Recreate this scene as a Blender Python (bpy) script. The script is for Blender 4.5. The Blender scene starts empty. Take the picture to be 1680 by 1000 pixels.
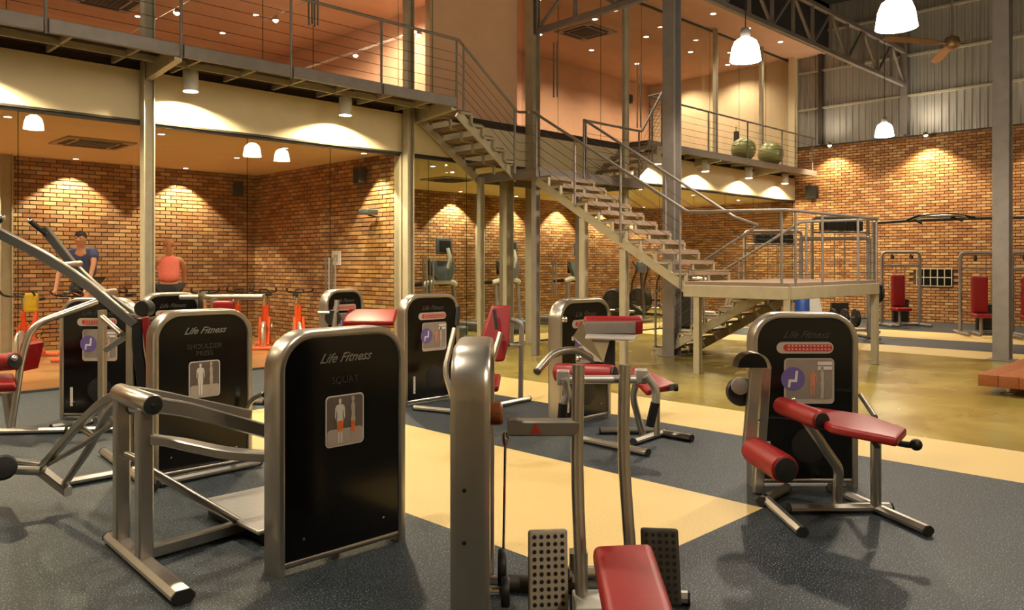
import bpy, bmesh, math, random
from mathutils import Vector as V, Matrix
random.seed(7)
SC = bpy.context.scene
COL = SC.collection
# ---------------------------------------------------------------- camera, world, exposure
F, CX, HY, H = 1305.0, 840.0, 432.0, 1.65      # focal length, principal column, horizon row (photo pixels), eye height
S2 = math.sqrt(.5)
cd = bpy.data.cameras.new('camera'); cam = bpy.data.objects.new('camera', cd); COL.objects.link(cam)
cd.sensor_fit = 'HORIZONTAL'; cd.sensor_width = 36; cd.lens = F/1680*36
cd.shift_y = -(500-HY)/1680; cd.clip_start = .05; cd.clip_end = 200
cam.location = (0, 0, H); cam.rotation_euler = (math.pi/2, 0, -math.pi/4)
SC.camera = cam
w = bpy.data.worlds.new('night_world'); SC.world = w; w.use_nodes = True
w.node_tree.nodes['Background'].inputs[0].default_value = (.02, .022, .03, 1)
w.node_tree.nodes['Background'].inputs[1].default_value = .3
vs = SC.view_settings
vs.view_transform = 'Standard'; vs.look = 'None'; vs.gamma = 1; vs.exposure = 0.0; vs.use_curve_mapping = False
SC.cycles.max_bounces = 7; SC.cycles.diffuse_bounces = 3; SC.cycles.glossy_bounces = 4; SC.cycles.transparent_max_bounces = 24
SC.cycles.sample_clamp_indirect = 4.0; SC.cycles.caustics_reflective = False; SC.cycles.caustics_refractive = False
LK = 1.0       # overall lamp level
# ---------------------------------------------------------------- pixel <-> place helpers (distance always given)
def W(l, d, z): return V(((d+l)*S2, (d-l)*S2, z))
def P(px, py, d): return W((px-CX)/F*d, d, H-(py-HY)/F*d)
def G(px, py, z=0): return P(px, py, (H-z)*F/(py-HY))
def PY(px, py, Y):
    r = (px-CX)/F; X = Y*(1+r)/(1-r); d = (X+Y)*S2
    return V((X, Y, H-(py-HY)/F*d))
def PXX(px, py, X):
    r = (px-CX)/F; Y = X*(1-r)/(1+r); d = (X+Y)*S2
    return V((X, Y, H-(py-HY)/F*d))
def project(p):
    l = (p[0]-p[1])*S2; d = (p[0]+p[1])*S2
    return (CX+F*l/d, HY-F*(p[2]-H)/d, d) if d > .01 else (-9999, 0, d)
# ---------------------------------------------------------------- materials
def s(r, g, b):
    f = lambda c: c/255/12.92 if c/255 <= .04045 else ((c/255+.055)/1.055)**2.4
    return (f(r), f(g), f(b), 1)
MATS = {}
def mat(name, col, rough=.5, metal=0, var=.06, scale=30., bump=0., spec=.5, emit=None, es=0, coat=0, detail=3, stretch=None):
    m = bpy.data.materials.new(name); m.use_nodes = True; nt = m.node_tree; N = nt.nodes; L = nt.links
    b = N['Principled BSDF']
    tc = N.new('ShaderNodeTexCoord'); no = N.new('ShaderNodeTexNoise'); no.inputs['Scale'].default_value = scale; no.inputs['Detail'].default_value = detail
    src = tc.outputs['Object']
    if stretch:
        mp = N.new('ShaderNodeMapping'); mp.inputs['Scale'].default_value = stretch; L.new(src, mp.inputs[0]); src = mp.outputs[0]
    L.new(src, no.inputs['Vector'])
    cr = N.new('ShaderNodeValToRGB'); a, e = cr.color_ramp.elements
    a.position = .3; e.position = .7
    a.color = tuple(max(0, c*(1-var)) for c in col[:3])+(1,); e.color = tuple(min(1, c*(1+var)) for c in col[:3])+(1,)
    L.new(no.outputs['Fac'], cr.inputs[0]); L.new(cr.outputs[0], b.inputs['Base Color'])
    b.inputs['Roughness'].default_value = rough; b.inputs['Metallic'].default_value = metal
    b.inputs['Specular IOR Level'].default_value = spec
    if coat: b.inputs['Coat Weight'].default_value = coat; b.inputs['Coat Roughness'].default_value = .1
    if bump:
        bp = N.new('ShaderNodeBump'); bp.inputs['Strength'].default_value = bump; bp.inputs['Distance'].default_value = .01
        L.new(no.outputs['Fac'], bp.inputs['Height']); L.new(bp.outputs[0], b.inputs['Normal'])
    if emit: b.inputs['Emission Color'].default_value = emit; b.inputs['Emission Strength'].default_value = es
    MATS[name] = m; return m
mat('steel', s(186, 180, 170), .3, .92, .04, 12)
mat('structural', s(186, 176, 150), .5, .35, .08, 6)
mat('grey_steel', s(138, 130, 124), .5, .4, .08, 6)
mat('dark_steel', s(70, 64, 56), .55, .3, .1, 8)
mat('chrome', s(225, 220, 210), .15, 1.0, .02, 10)
mat('shroud', s(10, 9, 8), .16, 0, .2, 5, spec=.4)
mat('black', s(18, 17, 16), .5, 0, .2, 30)
mat('black_rubber', s(22, 21, 20), .75, 0, .2, 60, .1)
mat('red_vinyl', s(134, 14, 17), .42, 0, .08, 25, .04, spec=.45)
mat('silver_pad', s(192, 188, 180), .35, .45, .05, 20)
mat('decal_mid', s(132, 120, 110), .5, 0, .12, 4)
mat('decal_tan', s(188, 124, 92), .5, 0, .12, 10)
mat('decal_grey', s(168, 154, 142), .5, 0, .06, 3)
mat('decal_dark', s(92, 80, 72), .5, 0, .25, 4)
mat('decal_light', s(206, 198, 188), .5, 0, .04, 8)
mat('decal_orange', s(216, 104, 34), .5, 0, .12, 14)
mat('decal_purple', s(96, 82, 140), .5, 0, .08, 8)
mat('decal_red', s(170, 50, 34), .5, 0, .2, 60)
mat('logo', s(128, 124, 116), .4, .3, .05, 20)
mat('logo_dim', s(54, 51, 46), .5, .1, .05, 20)
mat('plaster', s(226, 208, 168), .85, 0, .03, 3, .02)
mat('studio_ceiling', s(232, 214, 182), .9, 0, .03, 2)
mat('beige_panel', s(226, 182, 146), .85, 0, .04, 2)
mat('orange_paint', s(224, 174, 142), .85, 0, .04, 2)
mat('salmon_ceiling', s(230, 184, 150), .85, 0, .04, 2)
mat('cream_wall', s(228, 204, 168), .85, 0, .03, 2)
mat('mortar', s(84, 62, 42), .95, 0, .15, 40, .2)
mat('timber', s(140, 78, 36), .45, 0, .28, 9, .05, stretch=(1, 12, 12))
mat('deck_timber', s(144, 122, 104), .6, 0, .2, 6, .05, stretch=(2, 14, 14))
mat('dark_board', s(58, 44, 32), .8, 0, .2, 6)
mat('roof_dark', s(40, 38, 38), .8, 0, .15, 4)
mat('orange_frame', s(236, 78, 22), .4, 0, .06, 20)
mat('skin', s(204, 140, 104), .6, 0, .06, 10)
mat('hair_dark', s(40, 26, 20), .7, 0, .2, 60)
mat('hair_fair', s(176, 110, 70), .7, 0, .15, 60)
mat('blue_cloth', s(52, 62, 110), .85, 0, .1, 30)
mat('pink_cloth', s(226, 108, 92), .85, 0, .08, 30)
mat('dark_cloth', s(34, 28, 30), .85, 0, .15, 30)
mat('yellow_cloth', s(206, 168, 34), .9, 0, .15, 12)
mat('screen_grey', s(92, 100, 104), .3, .2, .08, 10)
mat('white_plastic', s(214, 210, 200), .4, 0, .03, 10)
mat('ball_green', s(150, 150, 96), .35, .1, .06, 5)
mat('blue_plastic', s(30, 70, 150), .4, 0, .06, 10)
mat('fan_metal', s(150, 120, 84), .35, .6, .06, 10)
mat('corrugated', s(176, 172, 162), .42, .55, .05, 5, stretch=(1, 1, .15))
def emis(name, col, st):
    m = bpy.data.materials.new(name); m.use_nodes = True; nt = m.node_tree
    b = nt.nodes['Principled BSDF']; b.inputs['Base Color'].default_value = col
    b.inputs['Emission Color'].default_value = col; b.inputs['Emission Strength'].default_value = st
    MATS[name] = m
WARM = (1, .89, .70, 1)
emis('lamp_glow', (1, .90, .72, 1), 40)
emis('bulb', (1, .88, .66, 1), 22)
def node_floor():
    # dark rubber with pale flecks
    m = bpy.data.materials.new('rubber_floor'); m.use_nodes = True; nt = m.node_tree; N = nt.nodes; L = nt.links; b = N['Principled BSDF']
    tc = N.new('ShaderNodeTexCoord'); vo = N.new('ShaderNodeTexNoise'); vo.inputs['Scale'].default_value = 120; vo.inputs['Detail'].default_value = 2
    L.new(tc.outputs['Object'], vo.inputs['Vector'])
    cr = N.new('ShaderNodeValToRGB'); e = cr.color_ramp.elements
    e[0].position = .59; e[0].color = s(18, 29, 38); e[1].position = .69; e[1].color = s(150, 164, 172)
    L.new(vo.outputs['Fac'], cr.inputs[0])
    n2 = N.new('ShaderNodeTexNoise'); n2.inputs['Scale'].default_value = .6; L.new(tc.outputs['Object'], n2.inputs['Vector'])
    mx = N.new('ShaderNodeMix'); mx.data_type = 'RGBA'; mx.blend_type = 'MULTIPLY'; mx.inputs[0].default_value = .25
    L.new(cr.outputs[0], mx.inputs[6]); L.new(n2.outputs['Color'], mx.inputs[7])
    L.new(mx.outputs[2], b.inputs['Base Color']); b.inputs['Roughness'].default_value = .58
    bp = N.new('ShaderNodeBump'); bp.inputs['Strength'].default_value = .25; bp.inputs['Distance'].default_value = .004
    L.new(vo.outputs['Fac'], bp.inputs['Height']); L.new(bp.outputs[0], b.inputs['Normal'])
    MATS['rubber_floor'] = m
    m = bpy.data.materials.new('concrete_floor'); m.use_nodes = True; nt = m.node_tree; N = nt.nodes; L = nt.links; b = N['Principled BSDF']
    tc = N.new('ShaderNodeTexCoord'); n1 = N.new('ShaderNodeTexNoise'); n1.inputs['Scale'].default_value = .9; n1.inputs['Detail'].default_value = 8; n1.inputs['Distortion'].default_value = .6
    L.new(tc.outputs['Object'], n1.inputs['Vector'])
    cr = N.new('ShaderNodeValToRGB'); e = cr.color_ramp.elements
    e[0].position = .25; e[0].color = s(118, 102, 44); e[1].position = .78; e[1].color = s(166, 150, 78)
    L.new(n1.outputs['Fac'], cr.inputs[0]); L.new(cr.outputs[0], b.inputs['Base Color'])
    r = N.new('ShaderNodeMapRange'); r.inputs[3].default_value = .16; r.inputs[4].default_value = .32; L.new(n1.outputs['Fac'], r.inputs[0]); L.new(r.outputs[0], b.inputs['Roughness'])
    MATS['concrete_floor'] = m
node_floor()
mat('plate_grey', s(186, 176, 158), .5, .1, .05, 20)
mat('cream_floor', s(210, 182, 120), .5, 0, .07, 60, .05)
def node_wood():
    m = bpy.data.materials.new('wood_floor'); m.use_nodes = True; nt = m.node_tree; N = nt.nodes; L = nt.links; b = N['Principled BSDF']
    tc = N.new('ShaderNodeTexCoord'); br = N.new('ShaderNodeTexBrick'); L.new(tc.outputs['Object'], br.inputs['Vector'])
    br.inputs['Scale'].default_value = 1; br.inputs['Brick Width'].default_value = 1.4; br.inputs['Row Height'].default_value = .09; br.inputs['Mortar Size'].default_value = .003
    br.inputs['Color1'].default_value = s(168, 120, 72); br.inputs['Color2'].default_value = s(150, 102, 58); br.inputs['Mortar'].default_value = s(96, 54, 24)
    L.new(br.outputs['Color'], b.inputs['Base Color']); b.inputs['Roughness'].default_value = .3
    MATS['wood_floor'] = m
    # brick: colour varies from piece to piece
    m = bpy.data.materials.new('brick'); m.use_nodes = True; nt = m.node_tree; N = nt.nodes; L = nt.links; b = N['Principled BSDF']
    oi = N.new('ShaderNodeObjectInfo'); ge = N.new('ShaderNodeNewGeometry'); ad = N.new('ShaderNodeMath'); ad.operation = 'ADD'; fr = N.new('ShaderNodeMath'); fr.operation = 'FRACT'
    L.new(oi.outputs['Random'], ad.inputs[0]); L.new(ge.outputs['Random Per Island'], ad.inputs[1]); L.new(ad.outputs[0], fr.inputs[0])
    cr = N.new('ShaderNodeValToRGB'); e = cr.color_ramp.elements
    e[0].position = 0; e[0].color = s(150, 98, 56); e[1].position = 1; e[1].color = s(208, 166, 108)
    k = e.new(.35); k.color = s(178, 124, 74); k = e.new(.7); k.color = s(190, 138, 84)
    L.new(fr.outputs[0], cr.inputs[0])
    tc = N.new('ShaderNodeTexCoord'); no = N.new('ShaderNodeTexNoise'); no.inputs['Scale'].default_value = 35; no.inputs['Detail'].default_value = 5; L.new(tc.outputs['Object'], no.inputs['Vector'])
    mx = N.new('ShaderNodeMix'); mx.data_type = 'RGBA'; mx.blend_type = 'MULTIPLY'; mx.inputs[0].default_value = .35
    L.new(cr.outputs[0], mx.inputs[6]); L.new(no.outputs['Color'], mx.inputs[7]); L.new(mx.outputs[2], b.inputs['Base Color'])
    b.inputs['Roughness'].default_value = .8
    bp = N.new('ShaderNodeBump'); bp.inputs['Strength'].default_value = .3; bp.inputs['Distance'].default_value = .006; L.new(no.outputs['Fac'], bp.inputs['Height']); L.new(bp.outputs[0], b.inputs['Normal'])
    MATS['brick'] = m
    # thin architectural glass: clear, with mirror reflection rising at grazing angles
    for nm, tint in (('glass', (.93, .95, .90, 1)), ('glass_edge', (.45, .6, .48, 1))):
        m = bpy.data.materials.new(nm); m.use_nodes = True; nt = m.node_tree; N = nt.nodes; L = nt.links
        N.remove(N['Principled BSDF']); out = N['Material Output']
        tr = N.new('ShaderNodeBsdfTransparent'); tr.inputs[0].default_value = tint
        gl = N.new('ShaderNodeBsdfGlossy'); gl.inputs['Roughness'].default_value = .0
        ge = N.new('ShaderNodeNewGeometry'); dt = N.new('ShaderNodeVectorMath'); dt.operation = 'DOT_PRODUCT'; L.new(ge.outputs['Normal'], dt.inputs[0]); L.new(ge.outputs['Incoming'], dt.inputs[1])
        def MA(op, x, y=None):
            q = N.new('ShaderNodeMath'); q.operation = op
            for i, u in enumerate((x, y)):
                if u is None: continue
                if isinstance(u, (int, float)): q.inputs[i].default_value = u
                else: L.new(u, q.inputs[i])
            return q
        fz = MA('ADD', MA('MULTIPLY', MA('POWER', MA('SUBTRACT', 1.0, MA('ABSOLUTE', dt.outputs['Value']).outputs[0]).outputs[0], 5.0).outputs[0], .96).outputs[0], .04)
        mx = N.new('ShaderNodeMixShader'); L.new(fz.outputs[0], mx.inputs[0]); L.new(tr.outputs[0], mx.inputs[1]); L.new(gl.outputs[0], mx.inputs[2]); L.new(mx.outputs[0], out.inputs[0])
        MATS[nm] = m
node_wood()
# ---------------------------------------------------------------- mesh helpers
def arc_path(pts, bend, n=5):
    if bend <= 0 or len(pts) < 3: return [V(p) for p in pts]
    pts = [V(p) for p in pts]; out = [pts[0]]
    for i in range(1, len(pts)-1):
        a, b, c = pts[i-1], pts[i], pts[i+1]
        u, v = (a-b), (c-b); r = min(bend, u.length*.45, v.length*.45)
        p, q = b+u.normalized()*r, b+v.normalized()*r
        for k in range(n+1):
            t = k/n; out.append(p*(1-t)**2+b*2*t*(1-t)+q*t*t)
    out.append(pts[-1]); return out
class MB:
    def __init__(self): self.v = []; self.f = []
    def add(self, vs_, fs):
        o = len(self.v); self.v += [V(p) for p in vs_]; self.f += [tuple(i+o for i in q) for q in fs]; return self
    def box(self, x0, y0, z0, x1, y1, z1):
        return self.add([(x, y, z) for x in (x0, x1) for y in (y0, y1) for z in (z0, z1)], [(0, 1, 3, 2), (4, 6, 7, 5), (0, 4, 5, 1), (2, 3, 7, 6), (0, 2, 6, 4), (1, 5, 7, 3)])
    def obox(self, c, ax, ay, az):
        c = V(c); ax, ay, az = V(ax), V(ay), V(az)
        return self.add([c+ax*i+ay*j+az*k for i in (-1, 1) for j in (-1, 1) for k in (-1, 1)], [(0, 1, 3, 2), (4, 6, 7, 5), (0, 4, 5, 1), (2, 3, 7, 6), (0, 2, 6, 4), (1, 5, 7, 3)])
    def sweep(self, path, sec, ref=None, caps=True):
        path = [V(p) for p in path]; n = len(path); m = len(sec); vs_ = []; fs = []
        prevn = None
        for i, p in enumerate(path):
            t = (path[min(i+1, n-1)]-path[max(i-1, 0)]).normalized()
            if ref is not None:
                b = V(ref).normalized(); a = b.cross(t)
                if a.length < 1e-5: a = V((1, 0, 0))
                a.normalize()
            else:
                if prevn is None:
                    up = V((0, 0, 1)) if abs(t.z) < .9 else V((0, 1, 0))
                    a = up.cross(t).normalized()
                else:
                    a = prevn-t*prevn.dot(t)
                    a = a.normalized() if a.length > 1e-6 else prevn
                prevn = a; b = t.cross(a)
            k = 1.0
            if 0 < i < n-1:
                d0 = (path[i]-path[i-1]).normalized(); d1 = (path[i+1]-path[i]).normalized(); c = d0.dot(d1)
                k = 1/max(.55, math.sqrt(max(0, (1+c)/2)))
            for (x, y) in sec: vs_.append(p+a*x*(k if ref is not None else 1)+b*y)
        for i in range(n-1):
            for j in range(m):
                fs.append((i*m+j, i*m+(j+1) % m, (i+1)*m+(j+1) % m, (i+1)*m+j))
        if caps: fs.append(tuple(reversed(range(m)))); fs.append(tuple(range((n-1)*m, n*m)))
        return self.add(vs_, fs)
    def tube(self, pts, r, bend=.05, n=10, flat=None):
        rx, ry = (r, r) if flat is None else (r, flat)
        return self.sweep(arc_path(pts, bend), [(rx*math.cos(2*math.pi*k/n), ry*math.sin(2*math.pi*k/n)) for k in range(n)])
    def bar(self, pts, wx, wy, ref=None, bend=0, c=.25):
        # rectangular bar with chamfered corners, half sizes wx, wy
        q = min(wx, wy)*c
        return self.sweep(arc_path(pts, bend), [(wx-q, -wy), (wx, -wy+q), (wx, wy-q), (wx-q, wy), (-wx+q, wy), (-wx, wy-q), (-wx, -wy+q), (-wx+q, -wy)], ref)
    def lathe(self, prof, c, axis=(0, 0, 1), n=20, caps=True):
        c = V(c); ax = V(axis).normalized(); u = ax.orthogonal().normalized(); v = ax.cross(u); m = len(prof); vs_ = []; fs = []
        for k in range(n):
            a = 2*math.pi*k/n; d = u*math.cos(a)+v*math.sin(a)
            for (r, h) in prof: vs_.append(c+d*r+ax*h)
        for k in range(n):
            k2 = (k+1) % n
            for j in range(m-1): fs.append((k*m+j, k2*m+j, k2*m+j+1, k*m+j+1))
        if caps:
            fs.append(tuple(k*m for k in reversed(range(n)))); fs.append(tuple(k*m+m-1 for k in range(n)))
        return self.add(vs_, fs)
    def prism(self, pts, ext):
        pts = [V(p) for p in pts]; e = V(ext); n = len(pts)
        return self.add(pts+[p+e for p in pts], [tuple(reversed(range(n))), tuple(range(n, 2*n))]+[(i, (i+1) % n, n+(i+1) % n, n+i) for i in range(n)])
    def pad(self, c, ax, ay, az, rad=.02, seg=3):
        # soft cushion: half-axis vectors, rounded by rad
        c = V(c); ax, ay, az = V(ax), V(ay), V(az); L3 = (ax.length, ay.length, az.length); rad = min(rad, min(L3)*.95)
        bm = bmesh.new(); bmesh.ops.create_cube(bm, size=2)
        for q in bm.verts: q.co = V((q.co.x*L3[0], q.co.y*L3[1], q.co.z*L3[2]))
        bmesh.ops.bevel(bm, geom=list(bm.edges), offset=rad, segments=seg, profile=.6, affect='EDGES')
        bm.verts.index_update(); u = (ax.normalized(), ay.normalized(), az.normalized())
        vs_ = [c+u[0]*q.co.x+u[1]*q.co.y+u[2]*q.co.z for q in bm.verts]; fs = [tuple(q.index for q in f.verts) for f in bm.faces]; bm.free()
        return self.add(vs_, fs)
    def ball(self, c, rx, ry=None, rz=None, n=18, m=10):
        ry = rx if ry is None else ry; rz = rx if rz is None else rz; c = V(c); vs_ = [c+V((0, 0, rz))]; fs = []
        for i in range(1, m):
            a = math.pi*i/m
            for k in range(n):
                t = 2*math.pi*k/n; vs_.append(c+V((rx*math.sin(a)*math.cos(t), ry*math.sin(a)*math.sin(t), rz*math.cos(a))))
        vs_.append(c-V((0, 0, rz)))
        for k in range(n): fs.append((0, 1+k, 1+(k+1) % n))
        for i in range(m-2):
            for k in range(n): fs.append((1+i*n+k, 1+(i+1)*n+k, 1+(i+1)*n+(k+1) % n, 1+i*n+(k+1) % n))
        b = 1+(m-2)*n
        for k in range(n): fs.append((b+(k+1) % n, b+k, len(vs_)-1))
        return self.add(vs_, fs)
    def build(self, name, material, parent=None, smooth=True, local=False, kind=None, label=None):
        me = bpy.data.meshes.new(name); M = None
        if parent is not None and not local: M = wmat(parent).inverted()
        me.from_pydata([tuple(M @ p) if M is not None else tuple(p) for p in self.v], [], self.f)
        bm = bmesh.new(); bm.from_mesh(me); bmesh.ops.recalc_face_normals(bm, faces=bm.faces); bm.to_mesh(me); bm.free()
        me.materials.append(MATS[material])
        if smooth:
            me.polygons.foreach_set('use_smooth', [True]*len(me.polygons)); me.set_sharp_from_angle(angle=math.radians(38))
        o = bpy.data.objects.new(name, me); COL.objects.link(o)
        if parent is not None: o.parent = parent
        if kind: o['kind'] = kind
        if label: o['label'] = label
        return o
def wmat(o):
    m = Matrix.Translation(o.location) @ o.rotation_euler.to_matrix().to_4x4()
    return wmat(o.parent) @ m if o.parent else m
def tag(o, label, cat, group=None):
    o['label'] = label; o['category'] = cat
    if group: o['group'] = group
    return o
def thing(name, label, cat, loc, rz=0, group=None):
    o = bpy.data.objects.new(name, None); COL.objects.link(o); o.empty_display_size = .1
    o.location = loc; o.rotation_euler = (0, 0, rz); return tag(o, label, cat, group)
def struct(name, mb, material, smooth=True): return mb.build(name, material, None, smooth, kind='structure')
def copy_tree(o, parent=None):
    c = o.copy(); COL.objects.link(c); c.parent = parent
    for ch in o.children: copy_tree(ch, c)
    return c
def light(kind, loc, power, parent=None, col=WARM, size=.05, aim=None, ang=120, blend=.6):
    ld = bpy.data.lights.new('lamp_light', kind); ld.energy = power*LK; ld.color = col[:3]; ld.shadow_soft_size = size
    o = bpy.data.objects.new('lamp_light', ld); COL.objects.link(o)
    loc = V(loc)
    if kind == 'SPOT':
        ld.spot_size = math.radians(ang); ld.spot_blend = blend
    R = (V(aim)-loc).to_track_quat('-Z', 'Y').to_euler() if aim is not None else None
    if parent is not None:
        Mi = wmat(parent).inverted(); o.parent = parent; o.location = Mi @ loc
        if R is not None: o.rotation_euler = (Mi.to_3x3() @ R.to_matrix()).to_euler()
    else:
        o.location = loc
        if R is not None: o.rotation_euler = R
    return o
def tb(parent, name, m, pts, r, bend=.05, n=10, flat=None): return MB().tube(pts, r, bend, n, flat).build(name, m, parent)
def br(parent, name, m, pts, wx, wy, ref=None, bend=0): return MB().bar(pts, wx, wy, ref, bend).build(name, m, parent)
def bx(parent, name, m, *a): return MB().box(*a).build(name, m, parent)
def rrect(w, h, r, n=5):
    out = []
    for cx, cy, a0 in ((w/2-r, h/2-r, 0), (-w/2+r, h/2-r, 90), (-w/2+r, -h/2+r, 180), (w/2-r, -h/2+r, 270)):
        for k in range(n+1):
            a = math.radians(a0+90*k/n); out.append((cx+r*math.cos(a), cy+r*math.sin(a)))
    return out
def text_mesh(parent, name, txt, m, c, right, up, size, shear=0, bold=0):
    cu = bpy.data.curves.new('lettering', 'FONT'); cu.body = txt; cu.size = size; cu.shear = shear; cu.align_x = 'CENTER'; cu.align_y = 'CENTER'; cu.offset = bold; cu.extrude = .0015; cu.resolution_u = 3
    o = bpy.data.objects.new('lettering', cu); COL.objects.link(o); bpy.context.view_layer.update()
    me = bpy.data.meshes.new_from_object(o.evaluated_get(bpy.context.evaluated_depsgraph_get()))
    bpy.data.objects.remove(o); bpy.data.curves.remove(cu)
    right = V(right).normalized(); up = V(up).normalized(); nz = right.cross(up); M = wmat(parent).inverted() if parent else Matrix.Identity(4)
    for q in me.vertices: q.co = M @ (V(c)+right*q.co.x+up*q.co.y+nz*q.co.z)
    me.materials.clear(); me.materials.append(MATS[m]); me.name = name
    ob = bpy.data.objects.new(name, me); COL.objects.link(ob); ob.parent = parent; return ob
# ================================================================ THE BUILDING  (X runs along the glazed front, Y runs back through it)
YG, XE, YB, ZC, ZM, ZU = 11.55, 24.2, 17.0, 3.65, 4.5, 8.1      # glass line, end wall, studio back wall, studio ceiling, mezzanine floor, upper ceiling
X0, Y0 = -5.0, -5.0
fl = struct('floor', MB().box(X0, Y0, -.2, XE+.3, YB+.3, -.004), 'concrete_floor', False)
def slab(name, m, x0, y0, x1, y1): return struct(name, MB().box(x0, y0, -.0035, x1, y1, 0), m, False)
slab('floor_rubber', 'rubber_floor', X0, Y0, 3.23, YG)
slab('floor_rubber', 'rubber_floor', 3.23, Y0, 5.0, 2.6)
slab('floor_rubber', 'rubber_floor', 3.23, 8.4, 5.0, YG)
slab('floor_rubber', 'rubber_floor', 5.0, Y0, 6.95, YG)
slab('floor_cream', 'cream_floor', 3.23, 2.6, 5.0, 8.4)
slab('floor_cream', 'cream_floor', 6.95, Y0, 8.1, 9.0)
slab('floor_cream', 'cream_floor', 15.5, Y0, 16.8, YG)
slab('floor_rubber', 'rubber_floor', 16.8, Y0, 18.75, YG)
slab('floor_cream', 'cream_floor', 18.75, Y0, 20.7, YG)
slab('floor_rubber', 'rubber_floor', 20.7, Y0, XE, YG)
slab('floor_wood', 'wood_floor', X0, YG, 8.7, YB)
slab('floor_cream', 'cream_floor', 8.95, YG+.1, XE, YG+1.3)  # lit patch of the treadmill room floor, its light put in as cream colour
# ---- brick walls: recessed mortar, the 300 most visible bricks as pieces, the rest in one field
BL, BH, BT = .212, .0625, .026
bm_ = MB().box(-BL/2, -BT, -BH/2, BL/2, 0, BH/2)
BRICK = bpy.data.meshes.new('brick'); BRICK.from_pydata([tuple(q) for q in bm_.v], [], bm_.f); BRICK.materials.append(MATS['brick'])
def brick_wall(name, p0, udir, length, z1, view, hole=None, th=.2):
    """wall whose brick face starts at p0 and runs along udir; the face looks along -n where n = udir turned +90 deg"""
    p0 = V(p0); u = V(udir).normalized(); n = V((-u.y, u.x, 0))
    wall = struct(name, MB().obox(p0+u*length/2+n*(th/2+.012)+V((0, 0, z1/2)), u*length/2, n*th/2, V((0, 0, z1/2))), 'mortar', False)
    rows = int(z1/.0805); ph = z1/rows; cells = []
    for r in range(rows):
        a = -(r % 2)*.1145
        while a < length:
            b0, b1 = max(a+.008, 0), min(a+.220, length)
            z = (r+.5)*ph
            if b1-b0 > .04 and not (hole and b1 > hole[0] and b0 < hole[1] and hole[2] < z < hole[3]):
                c = p0+u*(b0+b1)/2+V((0, 0, z)); px, py, d = project(c)
                vis = view[0] < px < view[2] and view[1] < py < view[3]
                cells.append((0 if vis and b1-b0 > .205 else 1, d, b0, b1, z))
            a += .229
    cells.sort(); ang = math.atan2(u.y, u.x); rest = MB()
    for i, (iv, d, b0, b1, z) in enumerate(cells):
        off = random.uniform(-.003, .003)
        c = p0+u*(b0+b1)/2+n*(.014+off)+V((0, 0, z))
        if i < 300 and iv == 0:
            o = bpy.data.objects.new('brick', BRICK); COL.objects.link(o); o.parent = wall; o.location = c; o.rotation_euler = (0, 0, ang)
        else:
            rest.obox(c-n*BT/2, u*(b1-b0)/2, n*BT/2, V((0, 0, BH/2)))
    rest.build('brick_field', 'brick', wall, False, kind='stuff')
    return wall
brick_wall('wall_studio_back', (X0, YB, 0), (1, 0, 0), 8.7-X0, ZC, (0, 250, 640, 470))
brick_wall('wall_cardio_back', (8.9, YB, 0), (1, 0, 0), XE-8.9, ZC, (675, 300, 1110, 500))
brick_wall('wall_partition', (8.7, YB-.01, 0), (0, -1, 0), YB-YG-.17, ZC, (415, 245, 660, 480))
we = brick_wall('wall_end', (XE, YB, 0), (0, -1, 0), YB-Y0, 5.3, (1215, 210, 1680, 470), hole=(YB-7.86, YB-6.96, 1.02, 1.50))
# ---- ribbed steel sheeting above the end wall
def ribbed(y0, y1, z0, z1, x):
    mb = MB(); y = y0; prof = []
    while y < y1:
        prof += [(y, 0), (y+.05, 0), (y+.075, -.035), (y+.125, -.035), (y+.15, 0)]; y += .19
    vs_ = [(x+b, a, z) for a, b in prof for z in (z0, z1)]
    mb.add(vs_, [(2*i, 2*i+1, 2*i+3, 2*i+2) for i in range(len(prof)-1)]); return mb
cw = struct('wall_end_sheeting', ribbed(Y0, YB, 5.3, 9.7, XE+.02), 'corrugated', False)
for z in (6.45, 7.6, 8.8): bx(cw, 'girt', 'structural', XE-.1, Y0, z-.03, XE-.02, YG-.2, z+.03)
bx(cw, 'flashing', 'dark_steel', XE-.05, Y0, 5.27, XE+.02, YG, 5.31)
# enclosing shell out of view
struct('wall_near', MB().box(X0-.2, Y0, 0, X0, 21, 9.7), 'plaster', False)
struct('wall_side', MB().box(X0, Y0-.2, 0, XE+.2, Y0, 9.7), 'plaster', False)
rf = struct('ceiling_hall', MB().box(X0, Y0, 9.6, XE+.3, 21, 9.75), 'roof_dark', False)
for k in range(9): bx(rf, 'purlin', 'dark_steel', X0, -4+k*1.8, 9.42, XE, -3.9+k*1.8, 9.6)
# ---- studio ceilings, white fascia band and upper storey
struct('ceiling_studio', MB().box(X0, YG+.1, ZC, XE, YB+.2, ZC+.08), 'studio_ceiling', False)
fb = struct('wall_fascia', MB().box(X0, YG-.05, ZC, XE, YG+.15, ZM-.16), 'plaster', False)
bx(fb, 'drip_edge', 'dark_steel', X0, YG-.06, ZC-.03, XE, YG+.16, ZC)
struct('floor_mezzanine', MB().box(X0, YG, ZM-.16, XE, 21.2, ZM), 'dark_board', False)
struct('wall_upper_back', MB().box(X0, 21, ZM, 10.4, 21.2, 8.1), 'orange_paint', False)
struct('wall_upper_partition', MB().box(10.4, YG+.35, ZM, 10.6, 21.2, ZU), 'orange_paint', False)
struct('wall_upper_panel', MB().box(9.55, YG+.2, ZM, 11.9, YG+.34, ZU), 'beige_panel', False)
struct('ceiling_upper_studio', MB().box(X0, YG+.35, 7.0, 10.4, 21, 7.1), 'salmon_ceiling', False)
struct('wall_upper_studio_back', MB().box(10.6, YB, ZM, XE, YB+.2, ZU), 'orange_paint', False)
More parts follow.
